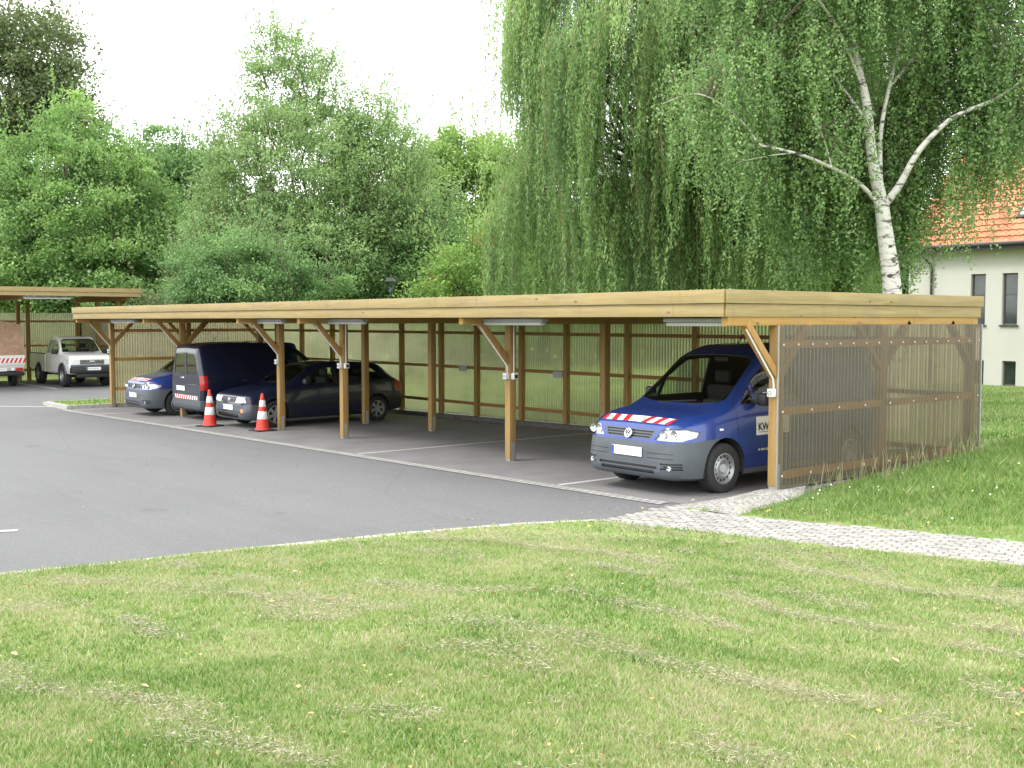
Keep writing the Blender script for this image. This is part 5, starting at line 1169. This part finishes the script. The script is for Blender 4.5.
    P = np.concatenate(Pl); T = np.concatenate(Tl); crown_obj('crown', P, T, LEAF['birch'], e); tw.build('twigs', M['bark'], e); print('birch leaves', len(T)); return e
birch((-3.9, 9.0, .05))

# ------------------------------------------------------------------ lawns: real blades over the ground sheet
def blade_mesh(X, Y, h, wd, lean, tone, name, Z=None):
    n = len(X); Z = terrain(X, Y) if Z is None else Z; az = rng.uniform(0, 2*math.pi, n); az2 = rng.uniform(0, 2*math.pi, n)
    sx, sy = np.cos(az)*wd/2, np.sin(az)*wd/2; lx, ly = np.cos(az2)*lean, np.sin(az2)*lean
    P = np.stack([np.stack([X-sx, Y-sy, Z-.004], 1), np.stack([X+sx, Y+sy, Z-.004], 1), np.stack([X+sx*.8+lx*.56, Y+sy*.8+ly*.56, Z+h*.62], 1), np.stack([X+lx, Y+ly, Z+h], 1)], 1).reshape(-1, 3)
    return np_mesh(name, P, np.arange(n*4).reshape(n, 4), np.repeat(np.clip(tone, 0, 1), 4))
t = NT('grass_blades'); a = t.node('ShaderNodeAttribute', attribute_name='tone')
c = t.ramp(a.outputs['Fac'], [(0, (.06, .13, .022)), (.28, (.15, .28, .048)), (.52, (.28, .385, .11)), (.72, (.43, .455, .21)), (.86, (.52, .475, .31)), (1, (.48, .40, .28))])
di = t.node('ShaderNodeBsdfDiffuse'); t.link(c, di.inputs[0]); tl = t.node('ShaderNodeBsdfTranslucent'); t.link(c, tl.inputs[0]); gl = t.node('ShaderNodeBsdfGlossy'); gl.inputs['Roughness'].default_value = .45
m1 = t.node('ShaderNodeMixShader'); m1.inputs[0].default_value = .35; t.link(di.outputs[0], m1.inputs[1]); t.link(tl.outputs[0], m1.inputs[2])
m2 = t.node('ShaderNodeMixShader'); m2.inputs[0].default_value = .05; t.link(m1.outputs[0], m2.inputs[1]); t.link(gl.outputs[0], m2.inputs[2]); t.link(m2.outputs[0], t.out.inputs[0]); M['blades'] = t.m
def vnoise(X, Y, s, seed=0):
    """cheap smooth value noise"""
    g_ = np.random.default_rng(seed).uniform(-1, 1, (64, 64)); x = X/s+1000.3; y = Y/s+1000.7; i = np.floor(x).astype(int); j = np.floor(y).astype(int); fx = x-i; fy = y-j; fx = fx*fx*(3-2*fx); fy = fy*fy*(3-2*fy)
    v = lambda a, b: g_[a % 64, b % 64]
    return (v(i, j)*(1-fx)+v(i+1, j)*fx)*(1-fy)+(v(i, j+1)*(1-fx)+v(i+1, j+1)*fx)*fy
def front_lawn():
    global rng; rng = np.random.default_rng(3)
    def sample(n, dmin, dmax):
        # in plan, a fan in front of the photographer
        r_ = np.sqrt(rng.uniform(dmin**2, dmax**2, n)); a = rng.uniform(R(82), R(188), n); return 8.26+r_*np.cos(a), -10.88+r_*np.sin(a)
    Xs, Ys, Hs, Ws = [], [], [], []
    for n, d0, d1, hh, ww in ((320000, 2.6, 6.2, .034, .0055), (320000, 6.2, 10.5, .034, .008), (130000, 10.5, 16, .034, .013)):
        X, Y = sample(n, d0, d1); ok = front_side(X, Y) & ~inside(X, Y, ASPH) & ~inside(X, Y, PATH) & (X > -9)
        d, _ = hard(X[ok], Y[ok]); X = X[ok]; Y = Y[ok]; k = d > .05*rng.random(len(d)); X = X[k]; Y = Y[k]
        Xs.append(X); Ys.append(Y); Hs.append(hh*rng.uniform(.5, 1.3, len(X))); Ws.append(np.full(len(X), ww))
    X, Y, H_, W_ = map(np.concatenate, (Xs, Ys, Hs, Ws))
    th = R(9); U = X*math.cos(th)+Y*math.sin(th); V = -X*math.sin(th)+Y*math.cos(th)
    dry = vnoise(U, V*3.0, 1.1, 4)*.5+vnoise(U, V*4, .45, 5)*.35+vnoise(X, Y, .16, 6)*.3
    lush = vnoise(X, Y, 1.7, 7)*.5+vnoise(X, Y, .5, 8)*.45
    tone = .53+.24*dry-.20*lush+.10*vnoise(X, Y, .09, 9)+rng.normal(0, .17, len(X)); tone += np.where(rng.random(len(X)) < .12, .28, 0)
    H_ = H_*.82*(1+.25*lush)
    o = obj('lawn_grass', blade_mesh(X, Y, np.maximum(H_, .012), W_, H_*rng.uniform(.2, 1.1, len(X)), tone, 'lawn_grass'), M['blades']); tag(o, 'short mown grass with dry patches in the foreground', 'grass', kind='stuff')
    # dry clippings lying in loose wavy rows left by the mower
    n = 130000; X = rng.uniform(-1, 11, n); V_ = rng.integers(0, 9, n); row = -9.6+V_*.82+vnoise(X, V_*3.1, 1.9, 12)*.42+vnoise(X, V_*5.3, .5, 15)*.14+rng.normal(0, 1, n)*(.05+.11*np.abs(vnoise(X, V_*2.9, .8, 16)))+X*.10
    Y = row; dens = vnoise(X, V_*7.7, .55, 13)+.5*vnoise(X, Y, .17, 14); ok = (dens > -.05) & front_side(X, Y) & ~inside(X, Y, ASPH) & ~inside(X, Y, PATH); d, _ = hard(X, Y); ok &= d > .25; X = X[ok]; Y = Y[ok]; n = len(X)
    Z = terrain(X, Y)+rng.uniform(.012, .042, n); dd = rng.normal(size=(n, 3))*[1, 1, .22]
    P = leaf_arrays(np.stack([X, Y, Z], 1), dd, rng.uniform(.014, .042, n), rng.uniform(.0025, .005, n)); o = obj('grass_clippings', leaf_mesh('grass_clippings', P, rng.uniform(0, 1, n)), M['hay']); tag(o, 'dry grass clippings in loose mowing rows on the lawn', 'clippings', kind='stuff')
M['hay'] = leaf_mat('dry_clippings', (.18, .155, .10), (.38, .345, .235), (.56, .52, .39), .2)
front_lawn()
def meadow():
    global rng; rng = np.random.default_rng(8)
    # taller grass on the bank beside the end wall
    n = 150000; X = rng.uniform(.1, 11, n); Y = -1.5+rng.uniform(0, 1, n)**1.25*13
    ok = ~front_side(X, Y-.3) & ~inside(X, Y, PATH) & ~inside(X, Y, GRAV) & ~inside(X, Y, ASPH); X = X[ok]; Y = Y[ok]; d, ins = hard(X, Y)
    lush = vnoise(X, Y, .9, 21)*.5+vnoise(X, Y, .3, 22)*.4; h = (.045+.075*sstep(d, .1, 1.3)*(1-.6*sstep(Y, 6, 8)))*(1+.6*lush)*rng.uniform(.5, 1.3, len(X))
    tone = .36-.08*lush+rng.normal(0, .12, len(X)); tone += np.where(rng.random(len(X)) < .04, .4, 0)
    o = obj('meadow_grass', blade_mesh(X, Y, np.maximum(h, .02), np.where(Y < 5, .009, .013), h*rng.uniform(.2, .9, len(X)), tone, 'meadow_grass'), M['blades']); tag(o, 'fresh green uncut grass on the bank beside the end wall', 'grass', kind='stuff')
    # lawn behind, seen through the wall and beside the house
    n = 130000; X = rng.uniform(-24, 12, n); Y = rng.uniform(5.05, 26, n); d, ins = hard(X, Y); ok = (d > .1) & ~ins; X = X[ok]; Y = Y[ok]; tone = .36+.15*vnoise(X, Y, 2.0, 31)+rng.normal(0, .1, len(X))
    o = obj('back_lawn_grass', blade_mesh(X, Y, rng.uniform(.03, .08, len(X)), .022, .03, tone, 'back_lawn_grass'), M['blades']); tag(o, 'cut lawn between the carport and the white house', 'grass', kind='stuff')
    # tall seed stalks against the end wall
    n = 260; Y = .3+4.4*rng.random(n)**.8; X = .15+np.abs(rng.normal(0, .13, n)); h = rng.uniform(.10, .40, n); o = obj('seed_stalks', blade_mesh(X, Y, h, .007, h*rng.uniform(.05, .4, n), rng.uniform(.45, .95, n), 'seed_stalks'), M['blades']); tag(o, 'tall yellowing grass stalks along the foot of the end wall', 'grass', kind='stuff')
    n = 2600; X = rng.uniform(-25.0, -23.2, n); Y = rng.uniform(-1.1, 4.7, n); o = obj('island_grass_blades', blade_mesh(X, Y, rng.uniform(.04, .12, n), .014, .04, rng.uniform(.2, .6, n), 'island_grass_blades', Z=np.full(n, -.24)), M['blades']); tag(o, 'grass on the kerbed strip beside the far end wall', 'grass', kind='stuff')
    # clover heads
    mb = MB()
    for k in range(150):
        x = random.uniform(.5, 8); y = random.uniform(-1.0, 5.5); 
        if front_side(np.array(x), np.array(y-.35)) or inside(np.array([x]), np.array([y]), PATH)[0]: continue
        z = float(terrain(np.array([x]), np.array([y]))[0])+random.uniform(.07, .15); r_ = random.uniform(.007, .013)
        mb.lathe([(0, -r_), (r_*.8, -r_*.6), (r_, 0), (r_*.8, r_*.6), (0, r_)], 6, 'z', (x, y, z))
    o = mb.build('clover_flowers', M['clover']); tag(o, 'white clover heads dotted through the uncut grass', 'flowers', kind='stuff')
M['clover'] = plain('clover_white', (.72, .71, .62), .8)
meadow()
# moss and small stonecrop on the roof edge
def roof_plants():
    global rng; rng = np.random.default_rng(17); n = 5000; X = rng.uniform(-22.9, 0, n); Y = -1.0+np.abs(rng.normal(0, .5, n)); k = (vnoise(X, Y, .35, 3) > .35); X = X[k]; Y = Y[k]; n = len(X)
    c = np.stack([X, Y, 2.482+rng.uniform(0, .028, n)], 1); P = leaf_arrays(c, rng.normal(size=(n, 3))+[0, 0, .8], rng.uniform(.015, .04, n), .016)
    o = obj('roof_stonecrop', leaf_mesh('roof_stonecrop', P, rng.uniform(.3, .95, n)), M['blades']); tag(o, 'tufts of yellow-green stonecrop growing along the flat roof edge', 'plants', kind='stuff')
roof_plants()
# fallen leaves on the lawn and by the path: each one a thing
M['leaf_yellow'] = plain('fallen_leaf_yellow', (.50, .42, .09), .7, 0, 0, .2, 30); M['leaf_brown'] = plain('fallen_leaf_brown', (.30, .15, .06), .8, 0, 0, .3, 30); M['leaf_pale'] = plain('fallen_leaf_pale', (.36, .30, .19), .8, 0, 0, .2, 30)
def leaf_shape(k):
    vs = [(0, -.5, 0), (.22, -.25, .06), (.30, .05, .10), (.18, .32, .07), (0, .52, .02), (-.18, .32, .09), (-.30, .05, .07), (-.22, -.25, .03), (0, 0, -.02)]
    return [(x+random.uniform(-.04, .04), y, z*random.uniform(.4, 1.6)) for x, y, z in vs], [(8, i, (i+1) % 8) for i in range(8)]
protos = {}
for nm, mt in (('yellow', 'leaf_yellow'), ('brown', 'leaf_brown'), ('pale', 'leaf_pale')):
    mb = MB(); v_, f_ = leaf_shape(0); mb.add(v_, f_); me = mb.mesh('fallen_leaf'); me.materials.append(M[mt]); protos[nm] = me
random.seed(41); placed = 0
fixed = [(4.9, -8.0, 'yellow'), (3.0, -7.6, 'yellow'), (5.6, -7.2, 'yellow'), (4.2, -6.0, 'brown')]
while placed < 90:
    if placed < 60: x, y = random.uniform(-1, 9), random.uniform(-9.5, -.3)
    else: x = random.uniform(.5, 5); y = -1.3+.335*x+random.uniform(-.2, .35)
    xa, ya = np.array([x]), np.array([y]); 
    if inside(xa, ya, ASPH)[0]: continue
    kind = random.choices(['yellow', 'brown', 'pale'], [3, 3, 5])[0]; z = float(terrain(xa, ya)[0])+(.035 if not hard(xa, ya)[1][0] else .09)
    o = bpy.data.objects.new('fallen_leaf', protos[kind]); COL.objects.link(o); o.location = (x, y, z); s_ = random.uniform(.028, .06); o.scale = (s_, s_, s_); o.rotation_euler = (random.uniform(-.4, .4), random.uniform(-.4, .4), random.uniform(0, 6))
    tag(o, {'yellow': 'yellow leaf fallen on the grass', 'brown': 'brown curled leaf fallen on the grass', 'pale': 'pale dry leaf fallen on the grass'}[kind], 'leaf', {'yellow': 'yellow fallen leaves', 'brown': 'brown fallen leaves', 'pale': 'pale fallen leaves'}[kind]); placed += 1

def litter():
    global rng; rng = np.random.default_rng(77); n = 3200; X = rng.uniform(-1.5, 10, n); Y = rng.uniform(-10.5, -.5, n); k = vnoise(X, Y, .8, 61)+rng.uniform(-.6, .6, n) > .0; X = X[k]; Y = Y[k]
    x2 = rng.uniform(.5, 7, 420); y2 = -1.28+.335*x2+rng.normal(0, .09, 420); x3 = rng.uniform(-22, -.5, 260); y3 = 4.25-np.abs(rng.normal(0, .35, 260)); x4 = rng.uniform(-9, -.6, 70); y4 = rng.uniform(-8, 3, 70)
    X = np.concatenate([X, x2, x3, x4]); Y = np.concatenate([Y, y2, y3, y4]); d, ins = hard(X, Y); A = inside(X, Y, ASPH); Z = np.where(A, Gn(X)+.018, np.where(ins, .03, terrain(X, Y)+.03)); n = len(X)
    P = leaf_arrays(np.stack([X, Y, Z], 1), rng.normal(size=(n, 3))*[1, 1, .15], rng.uniform(.010, .036, n), rng.uniform(.008, .022, n)); o = obj('leaf_litter', leaf_mesh('leaf_litter', P, rng.uniform(0, 1, n)), M['litter']); tag(o, 'small brown and yellow leaf scraps strewn over lawn, path edge and bay floor', 'leaf litter', kind='stuff')
M['litter'] = leaf_mat('leaf_litter', (.14, .07, .03), (.34, .22, .09), (.55, .45, .18), .15)
litter()
# ------------------------------------------------------------------ white house
h = empty('house', (-14.2, 26.6, -.3)); tag(h, 'white rendered house with orange tiled roof behind the birch', 'house')
t = NT('white_render'); v = t.coord(); n = t.noise(v, 60, 4, .7); n2 = t.noise(t.coord((1, 1, .4)), .8, 5, .6)
t.base(t.mix(t.ramp(n2, [(.45, (0, 0, 0)), (.8, (.4,)*3)]), t.ramp(n, [(.3, (.50, .495, .46)), (.7, (.57, .565, .53))]), (.42, .415, .38))); t.set(Roughness=.95); t.bump(n, .5, .01); M['render'] = t.m
M['gutter'] = plain('dark_gutter', (.045, .045, .05), .5, .3); M['frame'] = plain('dark_window_frame', (.10, .095, .085), .5); M['plinth'] = plain('grey_plinth', (.24, .23, .21), .9)
t = NT('clay_tiles'); n = t.noise(t.coord(), 3.5, 5, .6); n2 = t.node('ShaderNodeTexVoronoi'); n2.inputs['Scale'].default_value = 3.6; t.link(t.coord(), n2.inputs['Vector'])
sp = t.node('ShaderNodeSeparateColor'); t.link(n2.outputs['Color'], sp.inputs[0]); c = t.ramp(sp.outputs[0], [(0, (.34, .12, .06)), (.5, (.46, .18, .09)), (1, (.56, .26, .14))]); t.base(t.mix(t.ramp(n, [(.5, (0, 0, 0)), (.8, (.5,)*3)]), c, (.30, .14, .09))); t.set(Roughness=.8); M['tiles'] = t.m
W0, W1, HH, DP = 0.0, 22.0, 5.1, 9.0
wins = []
for k in range(7):
    for dx in (0, 1.15): wins.append((2.42+k*2.9*1.35+dx, .55))
holes = [(x, x+w_, 2.28, 4.08) for x, w_ in wins if x < 21]+[(x+.06, x+w_, .16, 1.03) for x, w_ in wins if x < 21]
def wall_with_holes(holes, x0, x1, z0, z1, y0, y1, mat, parent):
    xs = sorted(set([x0, x1]+[v for q in holes for v in q[:2]])); zs = sorted(set([z0, z1]+[v for q in holes for v in q[2:]])); mb = MB()
    idx = {}
    def isin(cx, cz): return any(a < cx < b and c < cz < d for a, b, c, d in holes)
    for i in range(len(xs)-1):
        for j in range(len(zs)-1):
            if not isin((xs[i]+xs[i+1])/2, (zs[j]+zs[j+1])/2): mb.add([(xs[i], y0, zs[j]), (xs[i+1], y0, zs[j]), (xs[i+1], y0, zs[j+1]), (xs[i], y0, zs[j+1])], [(0, 1, 2, 3)])
    for a, b, c, d in holes: mb.add([(a, y0, c), (b, y0, c), (b, y0, d), (a, y0, d), (a, y1, c), (b, y1, c), (b, y1, d), (a, y1, d)], [(0, 4, 5, 1), (1, 5, 6, 2), (2, 6, 7, 3), (3, 7, 4, 0)])
    me = bpy.data.meshes.new('w'); me.from_pydata(mb.v, [], mb.f); bm = bmesh.new(); bm.from_mesh(me); bmesh.ops.remove_doubles(bm, verts=bm.verts, dist=.0005); bm.to_mesh(me); bm.free(); return obj('wall', me, mat, parent)
wall_with_holes(holes, W0, W1, .12, HH, 0, .22, M['render'], h)
mb = MB(); mb.add([(0, 0, -.3), (0, DP, -.3), (0, DP, HH), (0, DP/2, HH+4.2), (0, 0, HH)], [(0, 4, 3, 2, 1)]); mb.build('wall', M['render'], h)
mb = MB(); mb.add([(W1, 0, -.3), (W1, DP, -.3), (W1, DP, HH), (W1, DP/2, HH+4.2), (W1, 0, HH)], [(0, 1, 2, 3, 4)]); mb.build('wall', M['render'], h)
mb = MB(); mb.box((0, DP, -.3), (W1, DP+.1, HH)); mb.build('wall', M['render'], h)
mb = MB(); mb.box((-.03, -.035, -.4), (W1+.03, .2, .118)); mb.build('plinth', M['plinth'], h)
for a, b, c, d in holes:
    f = MB()
    for q in (((a, .12, c), (a+.05, .17, d)), ((b-.05, .12, c), (b, .17, d)), ((a+.05, .12, d-.05), (b-.05, .17, d)), ((a+.05, .12, c), (b-.05, .17, c+.05))): f.box(*q)
    if d-c > 1.2: f.box((a+.05, .125, c+1.05), (b-.05, .165, c+1.09))
    w_ = f.build('window', M['frame'], h); g_ = MB(); g_.box((a+.05, .143, c+.05), (b-.05, .149, d-.05)); g_.build('pane', M['hglass'], w_)
    s_ = MB(); s_.box((a-.06, -.07, c-.045), (b+.06, .14, c-.002)); s_.build('sill', M['gutter'], w_)
# roof as tiled sheet with real pantile waves
def pantiles(y0, z0, y1, z1, x0, x1):
    L = math.hypot(y1-y0, z1-z0); rows = int(L/.34); nx = int((x1-x0)/.25*6); xs = np.linspace(x0, x1, nx+1); co = []; fs = []
    uy, uz = (y1-y0)/L, (z1-z0)/L; ny_, nz_ = -uz*np.sign(1), uy
    if nz_ < 0: ny_, nz_ = -ny_, -nz_
    for r_ in range(rows):
        for e_, lift in ((r_*L/rows, .045), ((r_+1)*L/rows, .0)):
            hh = lift+.035*np.abs(np.sin(np.pi*xs/.25)); co.append(np.stack([xs, y0+uy*e_+ny_*hh, z0+uz*e_+nz_*hh], 1))
    co = np.concatenate(co); m = nx+1
    for r_ in range(rows*2-1):
        i = r_*m+np.arange(nx); fs.append(np.stack([i, i+1, i+m+1, i+m], 1))
    me = np_mesh('roof', co, np.concatenate(fs)); return me
obj('roof', pantiles(-.45, HH-.02, DP/2, HH+4.35, -.25, W1+.25), M['tiles'], h, 50); obj('roof', pantiles(DP+.45, HH-.02, DP/2, HH+4.35, -.25, W1+.25), M['tiles'], h, 50)
mb = MB(); mb.box((-.2, -.42, HH-.16), (W1+.2, .0, HH-.10)); mb.build('soffit', M['gutter'], h)
mb = MB(); mb.tube([(-.25, -.50, HH-.03), (W1+.25, -.50, HH-.03)], .075, 10); mb.box((-.22, -.47, HH-.22), (W1+.22, -.43, HH-.03)); mb.build('gutter', M['gutter'], h, 50)
mb = MB(); mb.tube([(.75, -.50, HH-.08), (.75, -.46, HH-.30), (.93, -.10, HH-.62), (.95, -.08, HH-.9), (.95, -.08, .0)], .045, 10); mb.build('drainpipe', M['gutter'], h, 50)
sl_ = (4.37+.0)/(DP/2+.45)
def rp(x, t_, lift=0): return Vector((x, -.45+t_-lift*.68, HH-.02+t_*sl_+lift*.72))
for xa in (3.75, 9.5):
    mb = MB(); A = [rp(xa, 1.0, .10), rp(xa+1.0, 1.0, .10), rp(xa+1.0, 1.9, .10), rp(xa, 1.9, .10)]; B = [rp(xa, 1.0, -.02), rp(xa+1.0, 1.0, -.02), rp(xa+1.0, 1.9, -.02), rp(xa, 1.9, -.02)]
    mb.add(A+B, [(0, 1, 2, 3), (0, 4, 5, 1), (1, 5, 6, 2), (2, 6, 7, 3), (3, 7, 4, 0)]); s_ = mb.build('skylight', M['gutter'], h)
    mb = MB(); mb.add([rp(xa+.08, 1.1, .107), rp(xa+.92, 1.1, .107), rp(xa+.92, 1.82, .107), rp(xa+.08, 1.82, .107)], [(0, 1, 2, 3)]); mb.build('pane', M['chrome'], s_)
# ------------------------------------------------------------------ lantern behind the carport
e = empty('street_lamp', (-25.5, 11.0, -.33)); tag(e, 'black park lantern with clear glass head above the carport roof', 'street lamp')
mb = MB(); mb.lathe([(.12, 0), (.12, .3), (.07, .45), (.05, .5), (.04, 3.3), (.06, 3.35), (.03, 3.42), (.05, 3.5), (0, 3.5)], 16); mb.build('pole', M['black'], e, 40)
mb = MB(); mb.lathe([(.09, 3.51), (.20, 3.86), (.19, 3.86), (.085, 3.51)], 6); mb.build('lantern_glass', M['lantern_glass'], e)
mb = MB(); mb.lathe([(.23, 3.865), (.23, 3.885), (.10, 4.0), (.03, 4.03), (.03, 4.1), (0, 4.12)], 6); mb.build('lantern_cap', M['black'], e)
mb = MB()
for k in range(6): a = math.pi/3*k; mb.tube([(.092*math.cos(a), .092*math.sin(a), 3.51), (.205*math.cos(a), .205*math.sin(a), 3.865)], .009, 4)
mb.build('lantern_frame', M['black'], e)

# ------------------------------------------------------------------ light, sky, camera
w = bpy.data.worlds.new('World'); scene.world = w; w.use_nodes = True; nt = w.node_tree; bg = nt.nodes['Background']
sky = nt.nodes.new('ShaderNodeTexSky'); sky.sky_type = 'NISHITA'; sky.sun_disc = False; sky.sun_elevation = R(50); sky.sun_rotation = R(-160); sky.air_density = 1.5; sky.dust_density = 3
tc = nt.nodes.new('ShaderNodeTexCoord'); no = nt.nodes.new('ShaderNodeTexNoise'); no.inputs['Scale'].default_value = 2.2; no.inputs['Detail'].default_value = 4; nt.links.new(tc.outputs['Generated'], no.inputs['Vector'])
rp = nt.nodes.new('ShaderNodeValToRGB'); rp.color_ramp.elements[0].position = .3; rp.color_ramp.elements[0].color = (19.5, 20, 20.6, 1); rp.color_ramp.elements[1].position = .75; rp.color_ramp.elements[1].color = (27, 27, 26.5, 1); nt.links.new(no.outputs['Fac'], rp.inputs[0])
mx = nt.nodes.new('ShaderNodeMix'); mx.data_type = 'RGBA'; mx.inputs[0].default_value = .85
nt.links.new(sky.outputs[0], mx.inputs[6]); nt.links.new(rp.outputs[0], mx.inputs[7]); nt.links.new(mx.outputs[2], bg.inputs[0]); bg.inputs[1].default_value = .145
sl = bpy.data.lights.new('sun', 'SUN'); sl.energy = 2.0; sl.angle = R(14); sl.color = (1, .96, .88)
so = link(bpy.data.objects.new('sun', sl)); d = Vector((math.sin(R(-160))*math.cos(R(50)), math.cos(R(-160))*math.cos(R(50)), math.sin(R(50)))); so.rotation_euler = d.to_track_quat('Z', 'Y').to_euler(); so.location = (0, -20, 30)
cam = bpy.data.cameras.new('camera'); co = link(bpy.data.objects.new('camera', cam)); scene.camera = co
cam.sensor_width = 36; cam.lens = 1097/1024*36; cam.clip_end = 2000; cam.clip_start = .05
yaw, pitch = .685, -.058
F = Vector((-math.cos(yaw)*math.cos(pitch), math.sin(yaw)*math.cos(pitch), math.sin(pitch)))
co.location = (8.258, -10.882, 2.144); co.rotation_euler = F.to_track_quat('-Z', 'Y').to_euler()
scene.view_settings.view_transform = 'Standard'; scene.view_settings.look = 'None'; scene.view_settings.exposure = 0; scene.view_settings.gamma = 1
scene.render.engine = 'CYCLES'; cy = scene.cycles; cy.max_bounces = 7; cy.diffuse_bounces = 3; cy.glossy_bounces = 3; cy.transmission_bounces = 6; cy.transparent_max_bounces = 12
cy.caustics_reflective = False; cy.caustics_refractive = False; cy.use_denoising = True; cy.sample_clamp_indirect = 6
